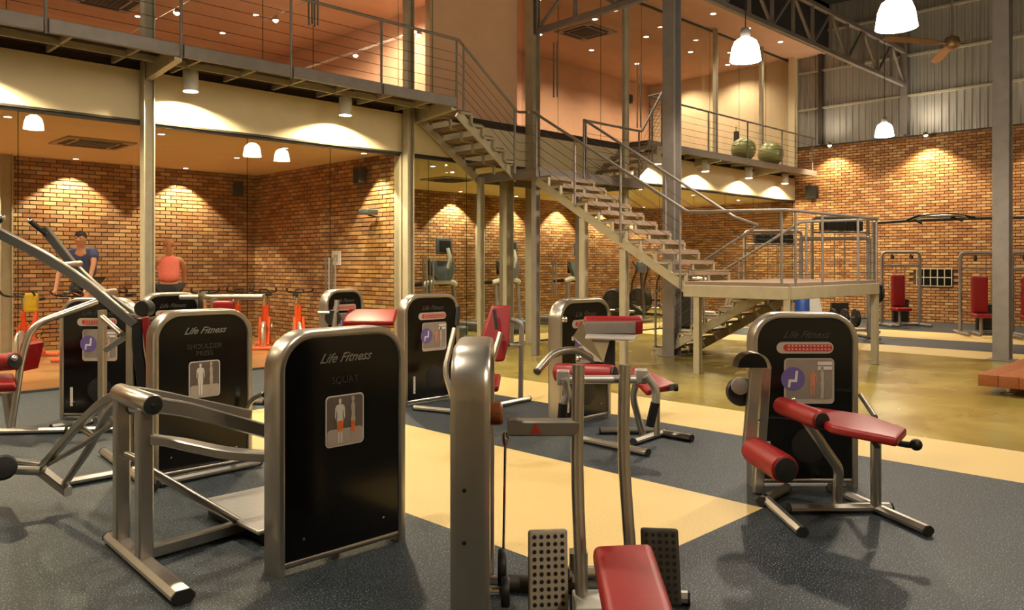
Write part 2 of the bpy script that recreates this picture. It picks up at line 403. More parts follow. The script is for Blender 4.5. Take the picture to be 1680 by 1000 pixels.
struct('wall_upper_end', MB().box(XE-.1, YG+.1, ZM, XE-.02, YB, ZU), 'cream_wall', False)
cu_ = struct('ceiling_upper', MB().box(10.6, 10.35, ZU, XE-.02, YB+.2, ZU+.12), 'salmon_ceiling', False)
struct('wall_upper_bulkhead', MB().box(X0, YG+.1, 7.0, 10.6, YG+.34, 9.6), 'orange_paint', False)
struct('wall_upper_return', MB().box(10.6, 10.4, ZU+.12, XE-.02, 10.5, 9.6), 'roof_dark', False)
# ---- glazing
def glazing(name, joints, z0, z1, Y, handles=()):
    root = struct(name, MB().box(joints[0], Y-.03, z1-.04, joints[-1], Y+.03, z1), 'dark_steel', False)
    bx(root, 'bottom_track', 'dark_steel', joints[0], Y-.025, z0, joints[-1], Y+.025, z0+.03)
    for a, b in zip(joints, joints[1:]):
        bx(root, 'pane', 'glass', a+.006, Y-.005, z0+.03, b-.006, Y+.005, z1-.04)
        bx(root, 'pane_edge', 'glass_edge', b-.006, Y-.005, z0+.03, b+.006, Y+.005, z1-.04)
    for x, za, zb in handles:
        for dy in (-.05, .05): tb(root, 'door_pull', 'grey_steel', [(x, Y+dy, za), (x, Y+dy, zb)], .016)
    return root
glazing('window_1', [X0, -.5, 1.2, 2.7, 4.24, 5.78, 7.25, 8.72], 0, ZC-.03, YG, [(7.2, .95, 1.75), (7.32, .95, 1.75)])
glazing('window_2', [8.72, 9.35, 10.3, 12.0, 13.6, 15.2, 16.8, 18.4, 20., 21.6, 23.2, XE-.05], 0, ZC-.03, YG, [(9.27, .95, 1.75), (9.43, .95, 1.75), (12.85, .95, 1.75)])
glazing('window_3', [X0, -.4, 2.6, 4.24, 6.1, 7.0, 8.75, 9.55], ZM, 7.0, YG+.12, [(6.95, 5.6, 6.7), (7.06, 5.6, 6.7)])
glazing('window_4', [11.95, 13.1, 14.6, 16.2, 17.8, 19.4, 21., 22.6, XE-.05], ZM, ZU, YG+.12, [(13.02, 5.3, 6.5), (16.1, 5.0, 6.6)])
# partition end-post and interior steel on the back walls
bx(None, 'wall_partition_post', 'structural', 8.68, YG-.06, 0, 8.94, YG+.15, ZC)['kind'] = 'structure'
# ---- steel columns (H sections)
def hbeam(parent, name, m, p0, p1, w, d, wd=(1, 0, 0), t=.014):
    p0, p1 = V(p0), V(p1); ax = (p1-p0).normalized(); wv = V(wd); wv = (wv-ax*wv.dot(ax)).normalized(); dv = ax.cross(wv); c = (p0+p1)/2; hl = ax*(p1-p0).length/2
    mb = MB()
    for sg in (-1, 1): mb.obox(c+dv*sg*(d/2-t/2), wv*w/2, dv*t/2, hl)
    mb.obox(c, wv*t/2, dv*(d/2-t), hl)
    return mb.build(name, m, parent, False)
def column(x, y, z1, label, w=.2, m='structural', base=True, z0=0, grp=None):
    t = thing('steel_column', label, 'column', (x, y, z0), 0, grp)
    hbeam(t, 'shaft', m, (x, y, z0+(.012 if base else 0)), (x, y, z1), w, w, (0, 1, 0))
    if base: bx(t, 'base_plate', m, x-w*.8, y-w*.8, z0, x+w*.8, y+w*.8, z0+.012)
    return t
column(4.24, YG-.14, 9.4, 'pale steel column in front of the spin studio glass, carrying the walkway bracket', .15)
column(8.76, YG-.17, 9.4, 'pale steel column at the glass where the brick partition ends', .15)
column(12.0, YG-.16, 9.4, 'tall pale steel column behind the top of the stair by the orange room', .22)
column(12.1, 8.05, 9.4, 'tall free-standing grey steel column beside the lower end of the long stair flight', .24, 'grey_steel')
column(15.6, 3.7, 9.4, 'tall free-standing brown-grey steel column beyond the low timber bench', .25, 'grey_steel')
column(XE-.16, 8.15, 9.4, 'steel column against the ribbed sheeting where the long truss ends', .2, 'grey_steel', base=False, z0=5.32)
column(XE-.14, 10.6, 9.4, 'thin dark steel column on the ribbed sheeting near the balcony end', .12, 'dark_steel', base=False, z0=5.32)
column(3.75, YB-.1, ZC, 'grey steel column against the brick behind the cyclists', .2)
column(15.6, YB-.1, ZC, 'grey steel column against the brick behind the treadmills', .2)
column(10.35, 11.2, 3.3, 'slim round-looking pale post under the upper short stair flight', .1)
column(11.0, 11.15, 3.3, 'pale grey steel column under the upper stair landing', .2)
column(XE-.35, YG-.15, 8.1, 'white-painted column at the far corner of the balcony room', .2, 'plaster', base=False, z0=ZM)
for xx, lab in ((19.4, 'olive steel mullion post of the upper glass room above the balcony'), (22.0, 'olive steel mullion post of the upper glass room next to its cream end wall')): column(xx, YG-.05, ZU, lab, .1, base=False, z0=ZM)
t = thing('steel_column', 'round steel column rising through the far corner of the stair landing', 'column', (13.6, 10.2, 0))
tb(t, 'shaft', 'structural', [(13.6, 10.2, .012), (13.6, 10.2, 9.4)], .075, n=14); bx(t, 'base_plate', 'structural', 13.45, 10.05, 0, 13.75, 10.35, .012)
# ---- roof trusses
def truss(label, a, b, dz, n, m='grey_steel'):
    a, b = V(a), V(b); t = thing('roof_truss', label, 'truss', a); u = (b-a); up = V((0, 0, dz)); side = V((-u.y, u.x, 0)).normalized()
    br(t, 'bottom_chord', m, [a, b], .06, .05, side); br(t, 'top_chord', m, [a+up, b+up], .06, .05, side)
    for k in range(n+1):
        p = a+u*k/n; br(t, 'vertical_strut', m, [p, p+up], .035, .035, side)
        if k < n:
            q = a+u*(k+1)/n
            br(t, 'diagonal_strut', m, [p+up, q] if k % 2 else [p, q+up], .03, .03, side)
truss('long grey roof truss running from the tall column to the ribbed end wall', (12.1, 8.15, 6.75), (XE-.2, 8.15, 6.75), .95, 12)
truss('short roof truss between two tall columns above the stair landing', (12.02, 11.3, 6.45), (12.08, 8.2, 6.55), .85, 3)
# ================================================================ WALKWAYS AND STAIR
YO = 10.35
def railing(root, pts, n_w, posts, hgt=1.0, rail_r=.024, extra=None):
    """pts: deck-level polyline; handrail above it, wires between, posts at given points"""
    pts = [V(p) for p in pts]
    tb(root, 'handrail', 'grey_steel', [p+V((0, 0, hgt)) for p in pts], rail_r, .06)
    for k in range(n_w):
        tb(root, 'wire', 'dark_steel', [p+V((0, 0, .12+k*(hgt-.2)/(n_w))) for p in pts], .004, .03, n=6)
    for p in posts:
        p = V(p); tb(root, 'rail_post', 'grey_steel', [p+V((0, 0, -.18)), p+V((0, 0, hgt))], .02, n=8)
wk = thing('walkway', 'steel walkway with wire railing along the upper orange studio, spotlights beneath it', 'walkway', (4, YO, ZM-.2))
xa, xb = X0, 9.05
bx(wk, 'deck', 'dark_board', xa, YO+.05, ZM-.05, xb, YG, ZM)
posts_x = [-3.6, -2.05, -.45, 1.12, 2.7, 4.27, 5.85, 7.43, 9.0]
for a, b in zip(posts_x, posts_x[1:]): br(wk, 'edge_channel', 'grey_steel', [(a+.03, YO, ZM-.085), (b-.03, YO, ZM-.085)], .03, .085, (0, 0, 1))
x = -3.3
while x < 8.9:
    bx(wk, 'joist', 'structural', x-.02, YO+.03, ZM-.13, x+.02, YG-.05, ZM-.05); x += .79
bx(wk, 'centre_runner', 'structural', xa, 10.93, ZM-.15, xb, 10.96, ZM-.07)
def bracket(x, root, m='structural'):
    MB().prism([(x-.05, YG-.05, ZM-.06), (x-.05, YO+.02, ZM-.06), (x-.05, YO+.02, ZM-.22), (x-.05, YG-.05, ZM-.32)], (.1, 0, 0)).build('support_bracket', m, root, False)
for x in (-.5, 4.24, 8.95): bracket(x, wk)
railing(wk, [(xa, YO, ZM), (xb, YO, ZM)], 5, [(x, YO, ZM) for x in posts_x])
# balcony on the far side of the stair
bk = thing('balcony', 'steel balcony with wire railing holding two exercise balls below the far orange room', 'balcony', (20, 10.9, ZM-.2))
YR = 10.75
bx(bk, 'deck', 'dark_board', 15.2, YR+.05, ZM-.05, XE-.15, YG, ZM)
br(bk, 'edge_channel', 'grey_steel', [(15.2, YR, ZM-.085), (XE-.15, YR, ZM-.085)], .03, .085, (0, 0, 1))
x = 15.5
while x < XE-.2: bx(bk, 'joist', 'structural', x-.02, YR+.03, ZM-.13, x+.02, YG-.05, ZM-.05); x += .79
railing(bk, [(15.2, YR, ZM), (XE-.2, YR, ZM)], 5, [(x, YR, ZM) for x in (15.25, 15.8, 17.8, 19.8, 21.8, 23.8)])
for x in (18.4, 21.6): MB().prism([(x-.05, YG-.05, ZM-.06), (x-.05, YR, ZM-.06), (x-.05, YR, ZM-.2), (x-.05, YG-.05, ZM-.3)], (.1, 0, 0)).build('support_bracket', 'structural', bk, False)
# stair: short flight (X), top landing, long flight (-Y), low landing, last flight (+Y)
st = thing('staircase', 'open steel staircase with wire railings, landings and wide treads rising to the mezzanine', 'staircase', (11, 8, 0))
ZT, ZL = 3.38, 1.38
XL, XR = 10.4, 11.65
def flight(p_top, direc, width_dir, width, z0, z1, n_ris, going):
    p = V(p_top); u = V(direc); wv = V(width_dir); rise = (z0-z1)/n_ris; n = n_ris-1
    for k in range(1, n+1):
        z = z0-k*rise; a = p+u*(k-1)*going; c = a+u*going/2+wv*width/2
        MB().obox(V((c.x, c.y, z-.02)), u*(going/2+.01), wv*(width/2-.03), V((0, 0, .02))).obox(V((a.x, a.y, z-.045))+u*(going+.005)+wv*width/2, u*.006, wv*(width/2-.03), V((0, 0, .03))).build('tread', 'deck_timber', st, False)
        for q in (.0, width/2, width):
            b = V((a.x, a.y, z-.04))+wv*q+u*going*.5
            MB().obox(b+V((0, 0, -.015)), u*going*.5, wv*.03, V((0, 0, .016))).obox(b+u*going*.44+V((0, 0, -.1)), u*.016, wv*.03, V((0, 0, .085))).build('tread_bracket', 'structural', st, False)
    e = p+u*going*n
    for q in ((.05, width-.05) if width < 1.15 else (.0, width)):
        a = V((p.x, p.y, z0-.25))+wv*q; b = V((e.x, e.y, z1+rise-.27))+wv*q
        a2 = a-u*.02; side = wv
        br(st, 'stringer', 'structural', [a2, b+u*.1-V((0, 0, rise*.38))] if z1 > 0 else [a2, b-V((0, 0, -.06))], .075, .018, side)
    return e
XS = 9.08
flight((XS, YO, 0), (1, 0, 0), (0, 1, 0), 1.1, ZM, ZT, 6, .27)
bx(st, 'landing_deck', 'deck_timber', 10.43, 9.75, ZT-.04, 13.6, 11.35, ZT)
for a, b in (((10.43, 9.75), (13.6, 9.75)), ((10.43, 11.35), (13.6, 11.35)), ((10.43, 9.75), (10.43, 11.35)), ((13.6, 9.75), (13.6, 11.35))):
    br(st, 'landing_beam', 'grey_steel', [(a[0], a[1], ZT-.11), (b[0], b[1], ZT-.11)], .025, .07, (0, 0, 1))
flight((XL, 9.75, 0), (0, -1, 0), (1, 0, 0), XR-XL, ZT, ZL, 12, .282)
flight((15.2, YO, 0), (-1, 0, 0), (0, 1, 0), 1.1, ZM, ZT, 6, .27)
YL0, YL1 = 5.0, 6.65
bx(st, 'landing_deck', 'deck_timber', XL-.05, YL0, ZL-.05, 13.5, YL1, ZL)
for a, b in (((XL-.05, YL0), (13.5, YL0)), ((XL-.05, YL1), (13.5, YL1)), ((XL-.05, YL0), (XL-.05, YL1)), ((13.5, YL0), (13.5, YL1))):
    br(st, 'landing_beam', 'structural', [(a[0], a[1], ZL-.14), (b[0], b[1], ZL-.14)], .03, .09, (0, 0, 1))
for px, py in ((XL-.02, 6.45), (XL-.02, YL0+.03), (13.47, YL0+.03), (13.47, 6.5)): hbeam(st, 'landing_post', 'structural', (px, py, 0), (px, py, ZL-.05), .095, .095, (0, 1, 0))
flight((12.1, 6.3, 0), (0, 1, 0), (1, 0, 0), 1.2, ZL, 0, 9, .27)
# stringer posts carrying the long flight
for yy, zz in ((8.7, 2.42), (7.85, 1.88)):
    br(st, 'support_post', 'structural', [(XL+.02, yy, 0), (XL+.02, yy, zz)], .06, .06, (1, 0, 0))
br(st, 'support_post', 'grey_steel', [(XL+.05, 9.85, 0), (XL+.05, 9.85, ZT-.18)], .06, .06, (1, 0, 0))
br(st, 'support_post', 'grey_steel', [(XR, 9.85, 0), (XR, 9.85, ZT-.18)], .05, .05, (1, 0, 0))
# railings of the stair
def rail(pts, n_w=5, posts=(), h=1.0): railing(st, pts, n_w, posts, h)
sl = (ZT-ZL)/(9.75-6.65)
rail([(9.05, YO, ZM), (XS+1.37, YO-.05, ZT+.06), (XL-.02, 9.95, ZT)], 5, [(XS+.06, YO-.02, ZM-.05), (XS+1.3, YO-.04, ZT+.1)])
rail([(XL-.03, 9.85, ZT), (XL-.03, 6.62, ZL+.05), (XL-.03, YL0, ZL), (13.5, YL0, ZL)], 5, [(XL-.03, y, ZT-(9.75-y)*sl if y > 6.65 else ZL) for y in (9.75, 8.85, 7.88, 6.75, 5.12)]+[(XL+.14, YL0, ZL), (11.4, YL0, ZL), (12.7, YL0, ZL), (13.46, YL0, ZL)])
rail([(XR, 9.72, ZT), (XR, 6.55, ZL+.02), (12.15, 6.4, ZL-.1), (12.1, 8.45, .1)], 4, [(XR, 9.72, ZT), (XR, 8.85, ZT-.9*sl), (XR, 7.88, ZT-1.87*sl), (12.1, 7.4, .7), (12.1, 8.4, .18)])
rail([(13.48, YL0, ZL), (13.48, 6.3, ZL), (13.3, 8.45, .1)], 4, [(13.48, 6.2, ZL), (13.3, 7.4, .7), (13.3, 8.4, .18)])
rail([(XR+.05, 9.75, ZT), (13.55, 9.75, ZT), (15.15, YO, ZM+.02)], 5, [(XR+.1, 9.75, ZT), (13.5, 9.78, ZT), (14.35, 10.05, ZT+.6), (15.15, YO, ZM)])
rail([(15.15, YO, ZM), (15.2, YR, ZM)], 5, [])
# ================================================================ STRENGTH MACHINES
UP = V((0, 0, 1)); FW = V((S2, S2, 0)); RT = V((S2, -S2, 0))
def slabpad(parent, name, m, top, th, rad=.02, seg=3):
    """cushion from its top corners, thickness downwards, rounded edges"""
    bm = bmesh.new(); pts = [V(p) for p in top]; n = (pts[1]-pts[0]).cross(pts[-1]-pts[0]).normalized()
    if n.z > 0: n = -n
    a = [bm.verts.new(p) for p in pts]; b = [bm.verts.new(p+n*th) for p in pts]; k = len(pts)
    bm.faces.new(a); bm.faces.new(list(reversed(b)))
    for i in range(k): bm.faces.new((a[i], b[i], b[(i+1) % k], a[(i+1) % k]))
    bmesh.ops.recalc_face_normals(bm, faces=bm.faces)
    bmesh.ops.bevel(bm, geom=list(bm.edges), offset=min(rad, th*.48), segments=seg, profile=.6, affect='EDGES')
    bm.verts.index_update(); mb = MB().add([v.co.copy() for v in bm.verts], [tuple(v.index for v in f.verts) for f in bm.faces]); bm.free()
    return mb.build(name, m, parent)
def roller(parent, a, b, r, m='red_vinyl', cap='black'):
    a, b = V(a), V(b); u = (b-a).normalized(); L = (b-a).length
    o = MB().lathe([(r*.75, 0), (r*.95, .012), (r, .035), (r, L-.035), (r*.95, L-.012), (r*.75, L)], a, u, 20).build('roller_pad', m, parent)
    MB().lathe([(r*.8, L-.002), (r*.8, L+.01), (r*.3, L+.016)], a, u, 16).build('roller_cap', cap, o)
    return o
def flatshape(parent, name, m, c, r, pts2, off, f, lab=None):
    return MB().prism([V(c)+V(r)*x+UP*y+V(f)*off for x, y in pts2], V(f)*.0012).build(name, m, parent, False, label=lab)
BODY = [(-.02, .5), (.02, .5), (.025, .44), (.012, .38), (.06, .36), (.085, .3), (.09, .1), (.07, .02), (.065, .2), (.055, .26), (.05, .1), (.06, -.02), (.045, -.25), (.04, -.48), (.01, -.48), (.004, -.1),
        (-.004, -.1), (-.01, -.48), (-.04, -.48), (-.045, -.25), (-.06, -.02), (-.05, .1), (-.055, .26), (-.065, .2), (-.07, .02), (-.09, .1), (-.085, .3), (-.06, .36), (-.012, .38), (-.025, .44)]
SIDE = [(-.02, .5), (.02, .5), (.03, .44), (.01, .38), (.035, .3), (.03, .1), (.04, 0), (.03, -.2), (.025, -.48), (-.03, -.48), (-.02, -.2), (-.035, 0), (-.02, .1), (-.035, .28), (-.015, .38), (-.03, .45)]
def tower(root, c, f, style, w=.80, h=1.29, th=.17, title=None, mirror=False, dots=True):
    """arched weight-stack shroud; c = floor point under its middle, f = horizontal direction its described face looks"""
    c = V((c[0], c[1], 0)); f = V(f).normalized(); r = (-f).cross(UP).normalized(); fr = .026
    def q(x, z, o=0): return c+r*x+UP*z+f*o
    R = .19; a = w/2-fr; path = [q(-a, 0)]
    for k in range(11): t = math.pi/2*k/10; path.append(q(-a+R-R*math.cos(t), h-fr-R+R*math.sin(t)))
    for k in range(11): t = math.pi/2*k/10; path.append(q(a-R+R*math.sin(t), h-fr-R+R*math.cos(t)))
    path.append(q(a, 0))
    hx, hy = fr, th/2; sec = []
    for k in range(16):
        t = 2*math.pi*k/16; cs, sn = math.cos(t), math.sin(t)
        sec.append((hx*math.copysign(abs(cs)**.6, cs), hy*math.copysign(abs(sn)**.45, sn)))
    MB().sweep(path, sec, f).build('shroud_frame', 'steel', root)
    inner = [q(-a+.01, .07)]
    for k in range(9): t = math.pi/2*k/8; inner.append(q(-a+.01+R-R*math.cos(t), h-fr-.012-R+R*math.sin(t)))
    for k in range(9): t = math.pi/2*k/8; inner.append(q(a-.01-R+R*math.sin(t), h-fr-.012-R+R*math.cos(t)))
    inner.append(q(a-.01, .07))
    pn = MB().prism([p-f*(th/2-.02) for p in inner], f*(th-.04)).build('shroud_panel', 'shroud', root, False)
    tb(root, 'bottom_rail', 'steel', [q(-a, .05, th*.25), q(a, .05, th*.25)], .022)
    fo = th/2-.02
    for x in (-.26, .26):
        MB().lathe([(.008, 0), (.008, .004), (.003, .005)], q(x, .17, fo), f, 8).build('panel_bolt', 'chrome', pn)
    text_mesh(pn, 'maker_lettering', 'Life Fitness', 'logo' if style == 'back' else 'logo_dim', q(.0, 1.125, fo+.003), r, UP, .074, .6, .001)
    if style == 'back':
        if title:
            for i, ln in enumerate(title): text_mesh(pn, 'title_lettering', ln, 'logo_dim', q(.0, 1.0-.055*i, fo+.003), r, UP, .055)
        zc, sw, sh = .775-(.03 if title and len(title) > 1 else 0), .25, .285
        e = flatshape(pn, 'muscle_chart', 'decal_light', q(0, zc), r, rrect(sw, sh, .025), fo+.001, f)
        flatshape(e, 'chart_ground', 'decal_dark', q(0, zc), r, rrect(sw-.016, sh-.016, .02), fo+.0025, f)
        flatshape(e, 'chart_floor', 'decal_grey', q(0, zc-.09), r, rrect(sw-.018, .09, .02), fo+.004, f)
        flatshape(e, 'front_figure', 'decal_light', q(-.035, zc-.002), r, [(x*.36, y*.25) for x, y in BODY], fo+.0055, f)
        flatshape(e, 'side_figure', 'decal_grey', q(.05, zc+.004), r, [(x*.4, y*.25) for x, y in SIDE], fo+.0055, f)
        if title and title[0] == 'SQUAT':
            flatshape(e, 'worked_muscle', 'decal_orange', q(-.035, zc-.02), r, [(-.018, .02), (.018, .02), (.02, -.01), (.012, -.045), (.002, -.03), (-.002, -.03), (-.012, -.045), (-.02, -.01)], fo+.007, f)
            flatshape(e, 'worked_muscle', 'decal_orange', q(.048, zc-.03), r, [(-.012, .02), (.012, .02), (.01, -.04), (-.01, -.04)], fo+.007, f)
    else:
        g = -1 if mirror else 1
        e = flatshape(pn, 'instruction_strip', 'decal_grey', q(0, 1.03), r, rrect(.42, .085, .042), fo+.001, f)
        flatshape(e, 'strip_ground', 'decal_red', q(.02, 1.03), r, rrect(.36, .05, .024), fo+.0025, f)
        mk = MB()
        for k in range(12):
            for zz in (.012, -.012): mk.prism([q(-.13+k*.027, 1.03+zz, fo+.004), q(-.118+k*.027, 1.03+zz+.008, fo+.004), q(-.112+k*.027, 1.03+zz-.004, fo+.004)], f*.001)
        o = mk.build('strip_marks', 'decal_light', e, False); o['kind'] = 'stuff'
        e = flatshape(pn, 'exercise_chart', 'decal_grey', q(.03, .785), r, rrect(.37, .335, .03), fo+.001, f)
        flatshape(e, 'chart_ground', 'decal_mid', q(.03, .80), r, rrect(.34, .29, .02), fo+.0025, f)
        ci = flatshape(e, 'purple_disc', 'decal_purple', q(-.09, .80), r, [(.088*math.cos(2*math.pi*k/24), .088*math.sin(2*math.pi*k/24)) for k in range(24)], fo+.004, f)
        seat = [(.02, .06), (.038, .06), (.034, .02), (.03, -.022), (-.016, -.022), (-.022, -.062), (-.038, -.062), (-.032, -.002), (.012, -.004)]
        flatshape(e, 'seated_figure', 'decal_light', q(-.09, .80), r, seat, fo+.0055, f)
        flatshape(e, 'front_figure', 'decal_tan', q(.055, .77), r, [(x*.34, y*.2) for x, y in BODY], fo+.0055, f)
        flatshape(e, 'side_figure', 'decal_grey', q(.125, .77), r, [(x*.4, y*.24) for x, y in SIDE], fo+.0055, f)
        for zz in (.915, .88): flatshape(e, 'printed_line', 'decal_light', q(.145, zz), r, rrect(.105, .026, .004), fo+.0055, f)
        if dots:
            dm = MB(); 
            for k in range(9): t = 2*math.pi*k/9; dm.lathe([(.007, 0), (.005, .004)], q(.03+.085*math.cos(t), .31+.1*math.sin(t), fo), f, 6)
            dm.build('dial_studs', 'silver_pad', pn, False)['kind'] = 'stuff'
            MB().lathe([(.13, 0), (.13, .006), (.11, .008)], q(.03, .31, fo-.002), f, 24).build('weight_dial', 'black', pn)
            flatshape(pn, 'weight_label', 'decal_light', q(-.27, .24), r, rrect(.03, .2, .004), fo+.001, f)
    return q
def foot(root, a, b, hw=.035, hh=.03, m='steel'):
    a, b = V(a), V(b); u = (b-a).normalized()
    o = MB().bar([a, b], hw, hh, (0, 0, 1), 0, c=.7).build('base_foot', m, root)
    for p, s_ in ((a, -1), (b, 1)):
        MB().bar([p, p+u*s_*.012], hw+.002, hh+.002, (0, 0, 1), 0, c=.7).build('end_cap', 'black_rubber', o)
    return o
def fl(px, py, z=.032): return G(px, py, z)
# ---------------------------------------------------------------- squat machine
c1 = V((2.49, 3.88, 0))
m1 = thing('squat_machine', 'squat machine with tall dark shroud marked SQUAT, lever arms and a foot platform', 'gym machine', c1)
tower(m1, c1, (0, -1, 0), 'back', .84, title=['SQUAT'])
foot(m1, (1.6, 3.86, .035), (1.66, 5.0, .035), .055, .032)
br(m1, 'upright', 'steel', [(1.64, 4.46, .06), (1.64, 4.46, .86)], .04, .036, (0, 1, 0))
br(m1, 'upright', 'steel', [(1.66, 4.86, .06), (1.66, 4.86, .86)], .04, .036, (0, 1, 0))
MB().lathe([(.052, 0), (.058, .01), (.058, .54), (.052, .55)], (1.66, 4.38, .89), (.02, 1, 0), 20).build('pivot_sleeve', 'steel', m1)
MB().lathe([(.05, 0), (.05, .006), (.012, .008), (.012, .014), (.004, .016)], (1.655, 4.38, .89), (-.02, -1, 0), 18).build('pivot_cap', 'black', m1)
br(m1, 'lever_arm', 'steel', [(1.68, 4.42, .885), (1.85, 4.42, .84), (2.38, 4.4, .625)], .042, .034, (0, 1, 0), .1)
br(m1, 'lever_arm', 'steel', [(1.68, 4.88, .91), (1.85, 4.88, .87), (2.45, 4.86, .67)], .03, .022, (0, 1, 0), .15)
MB().lathe([(.045, 0), (.05, .02), (.05, .07), (.03, .09)], (2.36, 4.4, .65), (.9, 0, -.4), 14).build('lever_bumper', 'black', m1)
br(m1, 'shroud_arm', 'steel', [(1.66, 4.45, .7), (1.8, 4.42, .66), (2.0, 4.2, .60), (2.16, 3.97, .6)], .045, .025, (0, 0, 1), .12)
MB().lathe([(.02, 0), (.02, .3)], (1.66, 4.48, .56), (0, 1, 0), 12).build('cross_axle', 'steel', m1)
br(m1, 'base_beam', 'steel', [(1.66, 4.56, .045), (2.35, 4.62, .045)], .035, .035, (0, 0, 1))
tb(m1, 'brace_tube', 'steel', [(1.68, 4.56, .52), (2.26, 4.6, .07)], .024)
pl = slabpad(m1, 'foot_platform', 'silver_pad', [(2.22, 4.3, .1), (2.22, 5.15, .1), (2.95, 5.15, .1), (2.95, 4.3, .1)], .03, .012)
bx(m1, 'platform_base', 'black', 2.28, 4.34, 0, 2.9, 5.1, .068)
br(m1, 'platform_beam', 'steel', [(2.5, 3.95, .04), (2.5, 4.4, .04)], .04, .035, (0, 0, 1))
A = P(203, 641, 4.72)
br(m1, 'counter_arm', 'steel', [A, P(165, 662, 4.9), P(125, 700, 5.15), P(64, 772, 5.4)], .022, .03, (0, 0, 1), .15)
tb(m1, 'counter_arm', 'steel', [P(205, 650, 4.6), P(178, 672, 4.8), P(150, 730, 5.1), P(105, 795, 5.4)], .024, .15)
tb(m1, 'damper_rod', 'steel', [P(218, 668, 4.6), P(150, 720, 5.0), P(80, 762, 5.35)], .018)
tb(m1, 'damper_body', 'grey_steel', [P(218, 668, 4.6), P(190, 690, 4.75)], .03)
tb(m1, 'counter_link', 'steel', [P(122, 694, 5.15), P(158, 718, 5.1)], .02)
br(m1, 'counter_foot', 'steel', [P(65, 770, 5.4), P(112, 806, 5.35)], .035, .03, (0, 0, 1))
tb(m1, 'pad_bar', 'steel', [P(68, 762, 5.4), P(10, 754, 5.35)], .022); tb(m1, 'pad_bar', 'steel', [P(66, 772, 5.35), P(10, 770, 5.3)], .03)
roller(m1, P(-14, 765, 5.55), P(6, 766, 5.15), .085, 'black', 'black_rubber')
MB().lathe([(.03, 0), (.03, .01)], P(421, 748, 4.5), (0, -1, 0), 3).build('warning_decal', 'decal_red', m1)
# ---------------------------------------------------------------- press machine with long lever arms
c2 = V((2.71, 6.19, 0))
m2 = thing('press_machine', 'press machine with dark shroud beyond the squat machine and two long raised lever arms', 'gym machine', c2)
tower(m2, c2, (0, -1, 0), 'back', .80, title=['SHOULDER', 'PRESS'])
br(m2, 'upright', 'steel', [P(217, 515, 6.5), P(217, 763, 6.5)], .045, .035, RT)
sp = [P(236, 520, 6.45), P(239, 560, 6.45), P(247, 600, 6.45), P(246, 648, 6.45)]
VR = V((sp[0].x, sp[0].y, 0)).normalized()
br(m2, 'back_pad', 'red_vinyl', [p+RT*.012 for p in sp], .026, .15, VR, .12)
br(m2, 'pad_shell', 'black', [p-RT*.05+V((0, 0, -.01)) for p in (sp[0], sp[1]-RT*.02, sp[2]-RT*.03, sp[3])], .04, .12, VR, .12)
br(m2, 'lever_arm', 'steel', [P(-40, 362, 5.6), P(112, 440, 6.0), P(222, 532, 6.35)], .036, .026, FW, .3)
br(m2, 'lever_arm', 'steel', [P(72, 374, 6.3), P(138, 458, 6.6), P(222, 518, 6.75)], .034, .026, FW, .3)
tb(m2, 'lever_link', 'steel', [P(86, 436, 5.95), P(131, 432, 6.5)], .024)
tb(m2, 'lever_link', 'steel', [P(162, 482, 6.15), P(188, 478, 6.65)], .028)
g = tb(m2, 'handle_grip', 'black_rubber', [P(50, 363, 6.25), P(77, 385, 6.3)], .02); MB().ball(P(49, 362, 6.25), .022).build('grip_end', 'chrome', g)
g = tb(m2, 'handle_grip', 'black_rubber', [P(3, 358, 5.6), P(-24, 380, 5.6)], .02); MB().ball(P(4, 357, 5.6), .022).build('grip_end', 'chrome', g)
MB().lathe([(.06, 0), (.068, .02), (.068, .1), (.05, .12)], P(232, 506, 6.35), FW, 20).build('pivot_hub', 'black', m2)
tb(m2, 'shroud_arm', 'steel', [P(240, 526, 6.5), P(266, 520, 6.55)], .022)
tb(m2, 'brace_tube', 'steel', [P(174, 573, 6.75), P(214, 546, 6.5)], .026); tb(m2, 'brace_tube', 'steel', [P(168, 520, 6.7), P(200, 548, 6.5)], .022)
foot(m2, fl(104, 792), fl(258, 764)); foot(m2, fl(170, 740), fl(250, 800))
slabpad(m2, 'seat', 'red_vinyl', [P(262, 668, 6.75), P(262, 682, 6.3), P(310, 682, 6.3), P(310, 668, 6.75)], .07, .03)
br(m2, 'seat_post', 'steel', [P(288, 680, 6.55), P(288, 762, 6.55)], .04, .04, RT)
tb(m2, 'side_handle', 'steel', [P(398, 690, 6.4), P(412, 655, 6.4), P(432, 646, 6.35)], .02, .06); tb(m2, 'handle_grip', 'black_rubber', [P(432, 646, 6.35), P(458, 660, 6.3)], .022)
foot(m2, fl(262, 792), fl(425, 758), .03, .025)
# ---------------------------------------------------------------- machine by the wood floor with purple chart
c3 = W(-4.40, 8.5, 0)
m3 = thing('pulldown_machine', 'weight machine with arched side rail and red seat close to the spin studio glass', 'gym machine', c3)
tower(m3, c3, -FW, 'front', .80)
tb(m3, 'side_arch', 'steel', [P(18, 703, 7.7), P(36, 585, 7.75), P(52, 533, 7.8), P(160, 494, 8.15)], .034, .14)
br(m3, 'upright', 'steel', [P(168, 508, 7.95), P(168, 703, 7.95)], .04, .03, RT)
foot(m3, fl(-40, 708), fl(108, 705)); foot(m3, fl(85, 700), fl(150, 690), .03, .025); foot(m3, fl(108, 704), fl(190, 703), .03, .025)
roller(m3, P(-28, 596, 7.9), P(24, 592, 7.6), .085)
slabpad(m3, 'seat', 'red_vinyl', [P(-30, 612, 8.0), P(22, 610, 7.9), P(26, 628, 7.5), P(-30, 630, 7.5)], .09, .04)
br(m3, 'back_pad', 'red_vinyl', [P(54, 562, 7.9), P(44, 605, 7.9)], .035, .14, FW)
